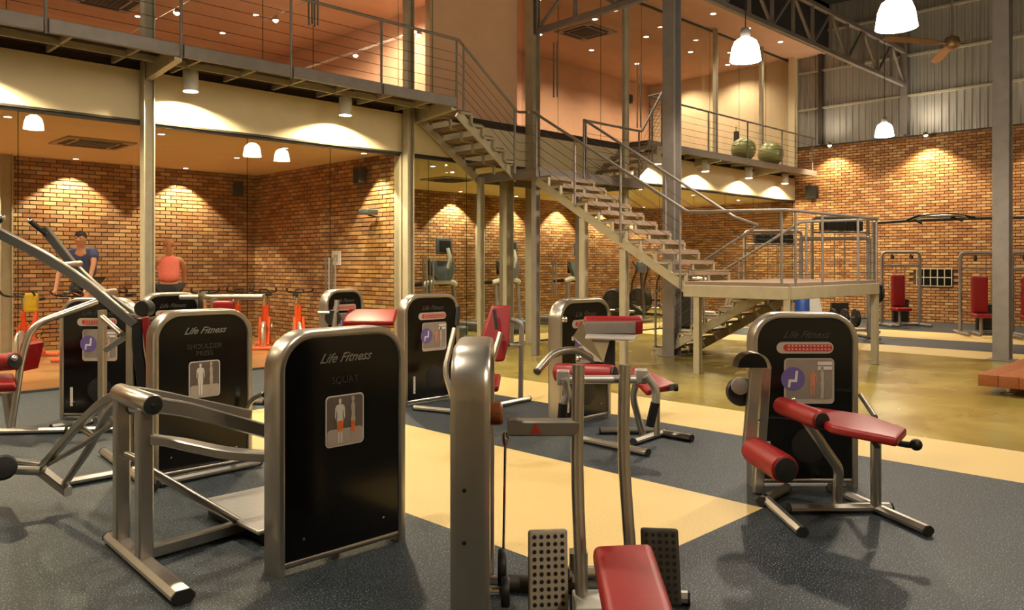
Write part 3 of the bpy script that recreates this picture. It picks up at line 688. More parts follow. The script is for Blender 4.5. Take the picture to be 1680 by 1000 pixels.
br(m3, 'seat_post', 'steel', [P(10, 645, 7.75), P(18, 700, 7.75)], .035, .03, RT)
MB().ball(P(24, 587, 7.55), .03).build('adjust_knob', 'chrome', m3)
# ---------------------------------------------------------------- machine with round head and tilted red pad
c4 = W(-2.42, 11.3, 0)
m4 = thing('curl_machine', 'curl machine with narrow dark shroud and a sloping bright red arm pad', 'gym machine', c4)
tower(m4, c4, (W(.8, -.6, 0)).normalized(), 'front', .7, dots=False)
tb(m4, 'lever_arm', 'steel', [P(553, 492, 10.9), P(548, 540, 10.85), P(560, 590, 10.9)], .035)
MB().lathe([(.1, 0), (.11, .02), (.11, .05), (.09, .06)], P(545, 521, 10.85), FW, 18).build('pulley_disc', 'black', m4)
tb(m4, 'pulley_bar', 'steel', [P(521, 513, 10.8), P(540, 513, 10.85)], .022)
slabpad(m4, 'arm_pad', 'red_vinyl', [P(572, 506, 11.25), P(652, 506, 11.25), P(646, 527, 10.85), P(562, 527, 10.85)], .07, .025)
br(m4, 'pad_post', 'steel', [P(605, 528, 11.05), P(605, 436+2153/11.05, 11.05)], .04, .04, RT)
slabpad(m4, 'seat', 'red_vinyl', [P(585, 560, 10.6), P(635, 560, 10.6), P(635, 578, 10.2), P(585, 578, 10.2)], .06, .025)
foot(m4, W(-2.6, 10.2, .032), W(-1.9, 11.4, .032)); foot(m4, W(-2.3, 10.2, .032), W(-1.5, 10.5, .032))
br(m4, 'seat_post', 'steel', [W(-1.86, 10.4, .06), W(-1.86, 10.4, .45)], .035, .035, RT)
# ---------------------------------------------------------------- seated row in front of the stair
c5 = V((6.0, 7.40, 0))
m5 = thing('row_machine', 'seated press machine with dark shroud, bent side levers and a tapered red backrest', 'gym machine', c5)
tower(m5, c5, (0, -1, 0), 'front', .84)
tb(m5, 'lever_arm', 'steel', [P(746, 538, 8.75), P(729, 608, 8.6), P(749, 676, 8.55)], .03, .1); tb(m5, 'handle_grip', 'black_rubber', [P(752, 503, 8.8), P(750, 533, 8.75)], .024)
tb(m5, 'lever_arm', 'steel', [P(821, 545, 9.0), P(808, 590, 8.9), P(792, 650, 8.9)], .03, .1); tb(m5, 'handle_grip', 'black_rubber', [P(811, 508, 9.05), P(815, 540, 9.0)], .022)
bp = MB().prism([P(808, 501, 9.25), P(838, 501, 9.25), P(836, 560, 9.15), P(828, 592, 9.1), P(815, 594, 9.1), P(786, 568, 9.15)], FW*.07-RT*.02).build('backrest', 'red_vinyl', m5)
md = bp.modifiers.new('soft', 'BEVEL'); md.width = .022; md.segments = 3
tb(m5, 'back_frame', 'grey_steel', [P(838, 524, 9.55), P(856, 530, 9.55), P(854, 657, 9.55)], .032, .1); tb(m5, 'back_link', 'grey_steel', [P(835, 566, 9.4), P(855, 566, 9.55)], .022)
slabpad(m5, 'seat', 'red_vinyl', [P(770, 612, 9.2), P(822, 612, 9.2), P(818, 632, 8.75), P(766, 632, 8.75)], .08, .035)
br(m5, 'seat_post', 'steel', [P(795, 625, 8.95), P(795, 432+2153/8.95, 8.95)], .04, .035, RT)
foot(m5, fl(800, 667), fl(868, 653), .03, .025); foot(m5, fl(680, 668), fl(760, 676), .03, .028); foot(m5, fl(752, 676), fl(806, 664), .03, .025)
MB().ball(P(746, 597, 8.7), .03).build('adjust_knob', 'red_vinyl', m5)
MB().lathe([(.05, 0), (.055, .01), (.055, .06), (.04, .07)], P(762, 558, 8.95), RT, 16).build('pivot_hub', 'dark_steel', m5)
# ---------------------------------------------------------------- second leg curl, behind the handle machine
c7 = V((6.37, 5.36, 0))
m7 = thing('leg_extension_machine', 'leg machine by the cream floor strip, its raised red pad seen from the back', 'gym machine', c7)
tower(m7, c7, (0, -1, 0), 'front', .84)
MB().pad(P(1006, 533, 7.55), RT*.28, FW*.035+UP*.02, UP*.075, .03).build('thigh_pad', 'red_vinyl', m7)
MB().pad(P(1001, 537, 7.49), RT*.24, FW*.008, UP*.055, .006).build('pad_plate', 'grey_steel', m7)
slabpad(m7, 'pad_tray', 'silver_pad', [P(962, 546, 7.5), P(1046, 548, 7.5), P(1040, 556, 7.35), P(960, 553, 7.35)], .02, .006)
MB().prism([P(940, 552, 7.5), P(955, 528, 7.5), P(1002, 552, 7.5), P(990, 594, 7.45), P(975, 592, 7.45)], FW*.05).build('pivot_plate', 'chrome', m7)
br(m7, 'pad_post', 'black', [P(1000, 556, 7.55), P(1000, 600, 7.55)], .05, .05, RT)
for a_, b_ in ((920, 521), (936, 552), (943, 585)): MB().ball(P(a_+6, b_+3, 7.55), .03).build('adjust_knob', 'chrome', m7)
tb(m7, 'lever_arm', 'steel', [P(882, 608, 7.15), P(908, 578, 7.3), P(945, 572, 7.4), P(975, 590, 7.5)], .035, .1); MB().lathe([(.036, 0), (.036, .02)], P(882, 608, 7.15), P(882, 608, 7.15)-P(908, 578, 7.3), 14).build('lever_end', 'black', m7)
roller(m7, P(912, 610, 7.25), P(1008, 614, 6.95), .085)
slabpad(m7, 'seat', 'red_vinyl', [P(1022, 602, 7.45), P(1048, 600, 7.45), P(1110, 628, 7.0), P(1060, 640, 6.8)], .055, .022)
br(m7, 'seat_beam', 'dark_steel', [P(1060, 640, 7.1), P(1108, 634, 6.95)], .025, .03, UP); MB().lathe([(.035, 0), (.035, .03)], P(1106, 635, 6.95), RT, 12).build('beam_end', 'black', m7)
tb(m7, 'seat_leg', 'steel', [P(1045, 625, 7.2), P(1038, 650, 7.3), P(1055, 715, 7.45)], .032, .08); tb(m7, 'seat_leg', 'steel', [P(1078, 632, 7.25), P(1078, 714, 7.25)], .03)
foot(m7, fl(950, 718), fl(1062, 742)); foot(m7, fl(1040, 724), fl(1090, 708)); foot(m7, fl(1078, 708), fl(1134, 718))
foot(m7, fl(985, 706), fl(1080, 706), .03, .028)
# ---------------------------------------------------------------- leg curl on the dark rubber by the bench
c8 = W(2.16, 5.93, 0)
m8 = thing('leg_curl_machine', 'leg curl machine with red bench, red roller and purple-disc chart beside the polished concrete', 'gym machine', c8)
tower(m8, c8, -FW, 'front', .79)
roller(m8, P(1280, 664, 5.45), P(1348, 690, 4.95), .062)
slabpad(m8, 'bench_pad', 'red_vinyl', [G(1305, 662, .68), G(1425, 679, .675), G(1488, 701, .67), G(1472, 718, .67), G(1362, 697, .67)], .055, .022)
br(m8, 'bench_rail', 'black', [P(1372, 697, 5.0), P(1425, 706, 4.95), P(1438, 728, 5.1)], .03, .02, RT, .05)
tb(m8, 'front_leg', 'steel', [P(1322, 690, 5.2), P(1376, 768, 5.25), P(1373, 834, 5.3)], .033, .04); tb(m8, 'rear_leg', 'steel', [P(1437, 716, 5.2), P(1437, 834, 5.27)], .034)
foot(m8, fl(1296, 833), fl(1460, 832)); foot(m8, fl(1256, 818), fl(1316, 872)); foot(m8, fl(1364, 800), fl(1522, 870)); foot(m8, fl(1250, 822), fl(1290, 800))
roller(m8, P(1236, 737, 5.5), P(1289, 770, 4.98), .093)
br(m8, 'swing_arm', 'steel', [P(1240, 600, 5.5), P(1227, 745, 5.5)], .04, .03, FW); br(m8, 'arm_post', 'steel', [P(1256, 600, 5.65), P(1243, 806, 5.7)], .035, .03, FW)
dome = [(.1*math.cos(math.pi*k/10), .1*math.sin(math.pi*k/10)) for k in range(11)]
MB().prism([P(1235, 603, 5.42)+RT*x+UP*y for x, y in dome], FW*.14).build('arm_cap', 'shroud', m8)
MB().sweep([P(1235, 603, 5.49)+RT*x*1.03+UP*y*1.03 for x, y in dome], [(.006, -.06), (.006, .075), (-.006, .075), (-.006, -.06)], FW).build('cap_rim', 'steel', m8)
MB().lathe([(.095, 0), (.1, .01), (.1, .05), (.095, .06)], P(1217, 643, 5.55), FW, 22).build('cam_disc', 'black', m8); MB().lathe([(.06, 0), (.06, .03), (.03, .04)], P(1213, 632, 5.54), -FW, 18).build('cam_hub', 'grey_steel', m8)
tb(m8, 'side_brace', 'steel', [P(1412, 648, 5.8), P(1436, 684, 5.3)], .018); tb(m8, 'bench_lever', 'black', [P(1440, 712, 4.95), P(1478, 728, 4.85), P(1504, 730, 4.8)], .02, .05); MB().ball(P(1503, 729, 4.8), .036).build('lever_knob', 'black', m8)
MB().ball(P(1302, 655, 5.35), .014).build('pad_bolt', 'chrome', m8); MB().lathe([(.02, 0), (.02, .02)], P(1380, 698, 4.93), -FW, 10).build('pad_bolt', 'chrome', m8)
tb(m8, 'cable', 'black', [P(1238, 690, 5.6), P(1268, 684, 5.75), P(1320, 690, 5.8)], .005, n=6)
# ---------------------------------------------------------------- handle machine seen end-on
c6 = W(-.176, 3.74, 0)
m6 = thing('abdominal_machine', 'machine seen edge-on with red seat, studded foot plates and twin upright handle tubes', 'gym machine', c6)
q6 = tower(m6, c6, RT, 'front', .82, dots=False)
for zz in (.48, .70): MB().lathe([(.009, 0), (.009, .004)], W(-.2, 3.33, zz), -FW, 8).build('frame_plug', 'black', m6)
kb = MB().lathe([(.048, 0), (.052, .01), (.052, .05), (.044, .06)], P(803, 678, 3.6), RT, 18).build('side_knob', 'timber', m6)
br(m6, 'lever_beam', 'steel', [P(836, 700, 3.6), P(950, 700, 3.58)], .042, .035, UP); br(m6, 'beam_flange', 'steel', [P(832, 700, 3.6), P(835, 700, 3.6)], .06, .045, UP)
MB().prism([P(879, 693, 3.545), P(889, 711, 3.545), P(869, 711, 3.545)], -FW*.002).build('warning_decal', 'decal_red', m6, False)
tb(m6, 'pull_rod', 'chrome', [P(829, 722, 3.6), P(826, 905, 3.6)], .006, n=8); MB().lathe([(.012, 0), (.016, .02), (.016, .05), (.01, .06)], P(829, 730, 3.6), UP, 12).build('rod_end', 'chrome', m6)
MB().lathe([(.075, 0), (.08, .008), (.08, .03), (.075, .038)], P(817, 930, 3.55), RT, 20).build('pulley', 'black', m6); MB().lathe([(.06, 0), (.065, .008), (.065, .03), (.06, .038)], P(822, 970, 3.45), RT, 20).build('pulley', 'black', m6)
MB().lathe([(.02, 0), (.02, .05)], P(800, 968, 3.4), RT, 10).build('pulley_axle', 'chrome', m6)
tb(m6, 'handle_tube', 'steel', [P(949, 598, 3.58), P(946, 760, 3.56), P(955, 990, 3.46)], .028, .5, 14); tb(m6, 'handle_tube', 'steel', [P(1025, 598, 3.72), P(1022, 740, 3.7), P(1038, 960, 3.62)], .028, .5, 14)
tb(m6, 'handle_bar', 'silver_pad', [P(918, 622, 3.72), P(1052, 622, 3.78)], .02, n=12)
for a_, b_, e_ in (((914, 605, 3.72), (934, 632, 3.7), ((926, 620), (932, 648), (924, 662), (921, 697))), ((1042, 603, 3.78), (1062, 630, 3.78), ((1060, 616), (1077, 638), (1075, 660), (1066, 699)))):
    MB().pad((P(*a_)+P(*b_))/2, RT*.03, FW*.025, UP*.035, .01).build('bar_clamp', 'silver_pad', m6)
    dd = a_[2]-.03
    hd = tb(m6, 'handle', 'silver_pad', [P(x, y, dd) for x, y in e_[:3]], .019, .06); tb(hd, 'grip', 'black_rubber', [P(*e_[2], dd), P(*e_[3], dd)], .022)
def plate(cx_, cy_, dd, m, tilt):
    r_ = (RT+FW*tilt).normalized(); up_ = (UP+FW*.25).normalized(); c = P(cx_, cy_, dd); nf = r_.cross(up_).normalized(); nf = nf if nf.dot(FW) < 0 else -nf
    o = MB().pad(c, r_*.088, nf*.018, up_*.17, .016).build('foot_plate', m, m6)
    dm = MB()
    for i in range(5):
        for j in range(10): dm.lathe([(.0095, 0), (.0095, .002)], c+r_*(i-2)*.031+up_*(j-4.5)*.031+nf*.018, nf, 7)
    dm.build('plate_studs', 'black', o, False)['kind'] = 'stuff'
plate(899, 934, 3.5, 'plate_grey', .12); plate(1084, 928, 3.72, 'dark_steel', -.12)
tb(m6, 'plate_axle', 'steel', [P(930, 940, 3.58), P(1075, 936, 3.75)], .03); tb(m6, 'plate_link', 'dark_steel', [P(835, 955, 3.55), P(1000, 965, 3.6)], .035)
slabpad(m6, 'seat', 'red_vinyl', [G(972, 892, .47), G(1070, 888, .47), G(1112, 1010, .47), G(995, 1015, .47)], .085, .04, 4)
MB().pad(P(968, 1000, 3.42), RT*.07, FW*.1, UP*.05, .01).build('carriage_block', 'white_plastic', m6)
br(m6, 'seat_post', 'steel', [W(.46, 3.05, .06), W(.44, 3.05, .4)], .045, .04, RT)
foot(m6, W(-.15, 3.3, .032), W(.8, 3.2, .032)); foot(m6, W(-.15, 4.05, .032), W(.85, 3.85, .032)); foot(m6, W(.42, 2.7, .032), W(.42, 4.0, .032))
br(m6, 'carriage_post', 'steel', [W(.3, 3.6, .05), W(.3, 3.6, .35)], .04, .04, RT)
# ---------------------------------------------------------------- machine behind the press
c9 = W(-4.28, 9.95, 0)
m9 = thing('chest_machine', 'weight machine with silver-edged shroud and a long horizontal bar behind the press machine', 'gym machine', c9)
tower(m9, c9, (W(.75, -.65, 0)).normalized(), 'front', .75, dots=False)
tb(m9, 'long_bar', 'steel', [P(296, 487, 9.7), P(432, 487, 9.5)], .032); MB().pad(P(368, 500, 9.55), RT*.13, FW*.05, UP*.05, .03).build('chest_pad', 'red_vinyl', m9)
br(m9, 'bar_clamp', 'chrome', [P(331, 480, 9.6), P(331, 506, 9.6)], .035, .035, RT)
br(m9, 'upright', 'steel', [P(352, 490, 9.6), P(352, 432+2153/9.6, 9.6)], .04, .035, RT)
slabpad(m9, 'seat', 'red_vinyl', [P(352, 560, 9.6), P(400, 560, 9.6), P(402, 578, 9.2), P(352, 578, 9.2)], .07, .03); br(m9, 'seat_post', 'steel', [P(378, 575, 9.4), P(378, 432+2153/9.4, 9.4)], .035, .035, RT)
foot(m9, W(-4.0, 9.6, .032), W(-2.9, 9.3, .032)); foot(m9, W(-3.6, 9.9, .032), W(-3.4, 9.0, .032))
# ================================================================ LAMPS
def pendant(p, label, power=900, grp=None, r=.235):
    p = V(p); t = thing('pendant_lamp', label, 'lamp', p, 0, grp)       # p = middle of the shade opening
    MB().lathe([(.075, .36), (.1, .345), (.165, .30), (.205, .2), (r, 0), (r-.012, 0), (.19, .2), (.15, .29), (.07, .335)], p, UP, 28, caps=False).build('shade', 'lamp_glow', t)
    MB().lathe([(.06, .34), (.075, .35), (.075, .47), (.06, .5), (.012, .52)], p, UP, 18).build('cap', 'grey_steel', t)
    tb(t, 'flex', 'black', [p+UP*.5, V((p.x, p.y, 9.42))], .008, n=6)
    MB().ball(p+UP*.2, .05).build('bulb', 'bulb', t)
    light('SPOT', p+UP*.03, power, t, (1, .86, .67, 1), .08, p-UP, 165, .5)
G1 = 'hall pendant lamps above the machines'
pendant(W(3.61, 12.3, 4.78), 'white glass pendant lamp hanging beside the free-standing stair column', 450)
pendant(W(4.59, 9.5, 4.46), 'white glass pendant lamp hanging beside the long roof truss below the ceiling fan', 420)
pendant(W(9.83, 21.0, 5.0), 'white glass pendant lamp in front of the ribbed end wall', 450)
for p, pw in (((11.9, 1.5, 4.7), 220), ((4.4, 6.4, 5.0), 480), ((1.2, 3.6, 5.0), 430), ((5.6, .6, 5.0), 90), ((0, 8.2, 4.9), 350), ((18.5, 1.5, 4.9), 180), ((2.3, -1.2, 4.8), 260)):
    pendant(p, 'white glass pendant lamp over the machine floor', pw, G1)
def spotcan(x, y, label, power=650, grp=None, z=None):
    z = ZM-.14; t = thing('surface_spotlight', label, 'spotlight', (x, y, z), 0, grp)
    MB().lathe([(.1, 0), (.105, -.01), (.105, -.29), (.095, -.29), (.09, -.2)], (x, y, z), UP, 24, caps=False).build('can', 'white_plastic', t)
    MB().lathe([(.1, -.004), (.1, 0)], (x, y, z), UP, 24).build('top_plate', 'white_plastic', t)
    tb(t, 'stem', 'white_plastic', [(x, y, z-.002), (x, y, ZM-.05)], .03)
    MB().lathe([(.088, -.2), (.088, -.205)], (x, y, z), UP, 20).build('lamp_face', 'bulb', t)
    light('SPOT', (x, y, z-.24), power, t, (1, .83, .52, 1), .05, (x, y, 0), 150, .25)
spotcan(4.72, 11.12, 'white cylinder spotlight under the walkway beside the column bracket')
spotcan(7.27, 11.12, 'white cylinder spotlight under the walkway between column bracket and stair')
spotcan(2.0, 11.12, 'white cylinder spotlight under the walkway at the spin studio glass'); spotcan(-.8, 11.12, 'white cylinder spotlight under the walkway end')
for x, lb in ((16.2, 'white cylinder spotlight under the balcony next to the stair flight'), (18.4, 'white cylinder spotlight in the middle of the balcony underside'), (20.7, 'white cylinder spotlight under the balcony below the exercise balls'), (22.9, 'white cylinder spotlight under the far balcony end')): spotcan(x, 11.2, lb, 480)
def downlight(x, y, z, label, grp, power=0, ang=100, blend=.3, col=WARM, r=.05):
    t = thing('downlight', label, 'downlight', (x, y, z), 0, grp)
    MB().lathe([(r, -.002), (r*1.35, -.002), (r*1.4, -.009), (r*1.35, -.012), (r, -.01)], (x, y, z), UP, 18, caps=False).build('trim_ring', 'white_plastic', t)
    MB().lathe([(r, -.006), (r, -.008)], (x, y, z), UP, 16).build('lamp_face', 'bulb', t)
    if power: light('SPOT', (x, y, z-.03), power, t, col, .03, (x, y, 0), ang, blend)
for x, lb in ((.7, 0), (2.8, 0), (4.85, 'recessed downlight washing the brick behind the person in the blue shirt'), (6.95, 'recessed downlight washing the brick behind the person in the pink top')): downlight(x, 16.62, ZC, lb or 'small recessed downlight washing the spin studio back brick', 'spin studio wall washers', 420, 100, .25)
for x in (.7, 2.8, 4.85, 6.95):
    for y in (12.5, 14.3): downlight(x, y, ZC, 'small recessed downlight in the spin studio ceiling', 'spin studio ceiling downlights', 120, 140, .8)
downlight(8.3, 12.1, ZC, 'recessed downlight beside the brick partition, lighting its near end', None, 420, 84, .25)
for x in (10.2, 12.4, 14.6, 16.8, 19, 21.2, 23.2): downlight(x, 16.62, ZC, 'small recessed downlight washing the brick behind the treadmills', 'treadmill room wall washers', 420, 100, .25)
for x in (10.4, 12.4, 15., 17.6, 20.2, 22.8): downlight(x, 12.7, ZC, 'small recessed downlight in the treadmill room ceiling', 'treadmill room ceiling downlights', 260, 120, .6)
UO = (1, .78, .58, 1)
for x in (14.2, 16.4, 18.7, 21., 23.2):
    for y in (13.3, 15.3): downlight(x, y, ZU, 'small recessed downlight in the ceiling of the upper orange room', 'upper orange room downlights', 330, 140, .8, UO, .07)
for x in (16.2, 18.2, 20., 21.9): downlight(x, 10.85, ZU, 'small recessed downlight in the ceiling overhang above the balcony', 'overhang downlights', 160, 120, .6, WARM, .07)
for p in ((5.0, 14.9), (6.45, 17.9), (8.2, 16.), (8.3, 17.8), (3, 15.2), (4.5, 19.6), (9.4, 13.3)): downlight(p[0], p[1], 7.0, 'small recessed downlight in the lower ceiling of the upper studio', 'upper studio downlights', 620, 150, .8, UO, .06)
# halogen lamps on tensioned wires
def wire_lamp(X, ys, z, lab):
    for i, y in enumerate(ys):
        t = thing('wire_spotlight', lab, 'spotlight', (X, y, z), 0, 'halogen lamps strung on wires in the upper studio')
        MB().lathe([(.02, .06), (.05, .03), (.075, -.04), (.06, -.04)], (X, y, z), UP, 14, caps=False).build('reflector', 'chrome', t)
        MB().ball((X, y, z-.02), .055, n=10, m=6).build('halogen_bulb', 'bulb', t)
        tb(t, 'tension_wire', 'silver_pad', [(X+i*.06, YG+.34, z+.06), (X+i*.06, 21, z+.06)], .006, n=6)
        light('POINT', (X, y, z-.1), 18, t, UO, .05)
wire_lamp(9.6, (12.15, 14.3), 6.1, 'bright halogen lamp on a tensioned wire near the upper partition')
wire_lamp(7.18, (13.25,), 6.1, 'bright halogen lamp on a tensioned wire in the middle of the upper studio'); wire_lamp(5.74, (14.1,), 6.1, 'bright halogen lamp on a tensioned wire by the upper studio air vent')
# brick wall floodlights
for (y, lab, pw) in ((7.5, 'small bright floodlight at the top of the brick end wall beside the column', 420), (10.2, 'small bright floodlight at the top of the brick end wall near the balcony', 260), (4.4, 'small bright floodlight at the top of the brick end wall behind the tall column', 330), (.8, 'small bright floodlight at the far top of the brick end wall', 300)):
    t = thing('wall_floodlight', lab, 'spotlight', (XE-.1, y, 5.2))
    br(t, 'arm', 'grey_steel', [(XE, y, 5.2), (XE-.42, y, 5.25)], .015, .015, UP); MB().lathe([(.03, .08), (.07, .05), (.075, -.03), (.06, -.03)], (XE-.44, y, 5.24), UP, 14, caps=False).build('reflector', 'chrome', t)
    MB().ball((XE-.44, y, 5.22), .055, n=10, m=6).build('flood_bulb', 'bulb', t)
    light('SPOT', (XE-.46, y, 5.4), pw*.2, t, (1, .84, .64, 1), .3, (XE-.2, y, 10), 150, .7)
    light('SPOT', (XE-.46, y, 5.14), pw*1.15, t, (1, .78, .48, 1), .05, (XE-.15, y, 0), 118, .5)
# ================================================================ CEILING CASSETTES, SPEAKERS, SMALL FITTINGS
def cassette(x, y, z, label, h=.48):
    t = thing('ceiling_air_unit', label, 'air unit', (x, y, z))
    MB().prism([(x-h, y-h, z), (x+h, y-h, z), (x+h, y+h, z), (x-h, y+h, z)], (0, 0, -.03)).build('face_frame', 'decal_grey', t, False)
    bx(t, 'return_grille', 'black', x-h*.55, y-h*.55, z-.04, x+h*.55, y+h*.55, z-.03)
    for k in range(4):
        a = k*math.pi/2; c = V((x+math.cos(a)*h*.76, y+math.sin(a)*h*.76, z-.032)); d = V((math.cos(a), math.sin(a), 0)); e = V((-d.y, d.x, 0))
        MB().obox(c, d*h*.1, e*h*.62, V((0, 0, .004))).build('air_slot', 'dark_board', t, False)
    for k in range(7): bx(t, 'grille_bar', 'dark_board', x-h*.5+k*h/6.2, y-h*.54, z-.046, x-h*.5+k*h/6.2+.012, y+h*.54, z-.04)
cassette(4.4, 14.2, ZC, 'dark-slotted square air unit in the spin studio ceiling', .52)
cassette(12.3, 14.4, ZC, 'square air unit in the treadmill room ceiling', .5)
cassette(17.1, 14.2, ZU, 'square air unit in the ceiling of the upper orange room', .62); cassette(5.6, 17.2, 7.0, 'square air unit in the lower ceiling of the upper studio', .6)
def speaker(p, yaw, label, w=.2, h=.3):
    t = thing('wall_speaker', label, 'speaker', p, yaw); M = wmat(t)
    o = MB().pad((0, 0, 0), (w/2, 0, 0), (0, .09, 0), (0, 0, h/2), .015).build('cabinet', 'black', t, local=True)
    MB().obox((0, -.092, 0), (w/2-.015, 0, 0), (0, .003, 0), (0, 0, h/2-.015)).build('grille', 'black_rubber', t, local=True)
    MB().tube([(0, .08, .05), (0, .18, .08)], .015).build('bracket', 'dark_steel', t, local=True)
speaker((8.52, 12.55, 3.3), -math.pi/2, 'black speaker high on the brick partition near the glass')
speaker((8.2, YB-.2, 3.3), -.4, 'black speaker in the far corner of the spin studio')
speaker((XE-.2, 10.85, 3.85), -math.pi/2, 'black speaker on the brick below the balcony end', .34, .4)
speaker((17.8, YB-.2, 7.0), 0, 'small black speaker on the back wall of the upper orange room', .26, .34)
speaker((22.6, YB-.2, 7.4), 0, 'small black speaker high beside the cream end wall upstairs', .2, .3)
t = thing('projector', 'small grey projector on a bracket fixed to the brick partition', 'projector', (8.55, 12.25, 2.6))
MB().pad((8.5, 12.25, 2.6), (.12, 0, 0), (0, .15, 0), (0, 0, .05), .02).build('case', 'screen_grey', t); tb(t, 'bracket', 'dark_steel', [(8.68, 12.25, 2.52), (8.5, 12.25, 2.54)], .015)
t = thing('switch_plate', 'pale switch plate on the brick partition', 'switch', (8.69, 13.6, 1.75)); bx(t, 'plate', 'decal_light', 8.67, 13.45, 1.62, 8.69, 13.75, 1.9); bx(t, 'rocker', 'decal_grey', 8.66, 13.52, 1.7, 8.672, 13.68, 1.82)
t = thing('motion_sensor', 'small dark sensor box hung at the balcony railing', 'sensor', (20.5, YG-.08, 5.2)); bx(t, 'case', 'dark_steel', 20.44, YG-.12, 5.0, 20.56, YG-.02, 5.4); tb(t, 'stem', 'dark_steel', [(20.5, YG-.06, 5.4), (20.5, YG-.06, 5.55)], .01)
# grille window low in the brick end wall
wy0, wy1, wz0, wz1 = 6.96, 7.86, 1.02, 1.50
wn = struct('window_5', MB().box(XE-.02, wy0, wz0, XE+.02, wy1, wz1), 'black', False)
for k in range(6): bx(wn, 'glazing_bar', 'structural', XE-.05, wy0+k*(wy1-wy0)/5-.012, wz0, XE-.02, wy0+k*(wy1-wy0)/5+.012, wz1)
for z in (wz0, (wz0+wz1)/2, wz1): bx(wn, 'glazing_bar', 'structural', XE-.048, wy0, z-.012, XE-.022, wy1, z+.012)
for k in range(5):
    for j in range(2): bx(wn, 'pane', 'shroud', XE-.035, wy0+k*.18+.014, wz0+j*.24+.014, XE-.028, wy0+(k+1)*.18-.014, wz0+(j+1)*.24-.014)
# ceiling fan, three blades at rest
fc = P(1562, 72, 15.5)
t = thing('ceiling_fan', 'bronze three-blade ceiling fan hanging near the ribbed end wall', 'fan', fc)
tb(t, 'down_rod', 'grey_steel', [fc+UP*.1, V((fc.x, fc.y, 9.42))], .02); MB().lathe([(.03, .16), (.12, .12), (.15, .02), (.13, -.06), (.05, -.1)], fc, UP, 22).build('motor_housing', 'fan_metal', t)
for k in range(3):
    a = k*2*math.pi/3+.5; d = V((math.cos(a), math.sin(a), 0)); e = V((-d.y, d.x, .25)).normalized()
    MB().prism([fc+d*.22+e*.05, fc+d*.5+e*.085, fc+d*1.45+e*.1, fc+d*1.55+e*.03, fc+d*1.55-e*.05, fc+d*1.4-e*.09, fc+d*.5-e*.075, fc+d*.22-e*.05], (0, 0, .012)).build('blade', 'fan_metal', t, False); br(t, 'blade_arm', 'grey_steel', [fc+d*.12, fc+d*.34], .03, .006, UP)
# exercise balls on the balcony
for p, lb in (((20.3, 11.15), 'pale green exercise ball on the balcony next to the railing posts'), ((21.9, 11.15), 'shiny grey-green exercise ball on the balcony nearer the end wall')):
    t = thing('exercise_ball', lb, 'ball', (p[0], p[1], ZM)); r = .34 if p[0] < 21 else .37
    MB().ball((p[0], p[1], ZM+r*.97), r, r, r*.97, 28, 16).build('ball_skin', 'ball_green', t)
    rg = MB()
    for k in (-2, -1, 0, 1, 2):
        a = k*.3; rr = r*math.cos(a)+.002; rg.sweep([V((p[0]+rr*math.cos(u), p[1]+rr*math.sin(u), ZM+r*.97+r*math.sin(a))) for u in [2*math.pi*i/28 for i in range(29)]], [(.006, 0), (0, .006), (-.006, 0), (0, -.006)], UP, False)
    rg.build('grip_ribs', 'ball_green', t)
    MB().lathe([(.012, 0), (.012, .012)], (p[0]-r*.9, p[1]-.05, ZM+r*1.3), (-1, -.1, .3), 8).build('valve', 'black', t)
# low timber bench
t = thing('timber_bench', 'low thick timber bench on metal feet standing on the polished concrete', 'bench', (12.9, 2.3, 0))
for k in range(5): MB().pad((12.95, 2.84-k*.225, .18), (1.65, 0, 0), (0, .111, 0), (0, 0, .075), .008).build('plank', 'timber', t)
for x in (11.65, 14.2):
    for y in (2.7, 2.1):
        MB().lathe([(.09, 0), (.09, .012), (.03, .02), (.03, .105)], (x, y, 0), UP, 14).build('metal_foot', 'chrome', t)
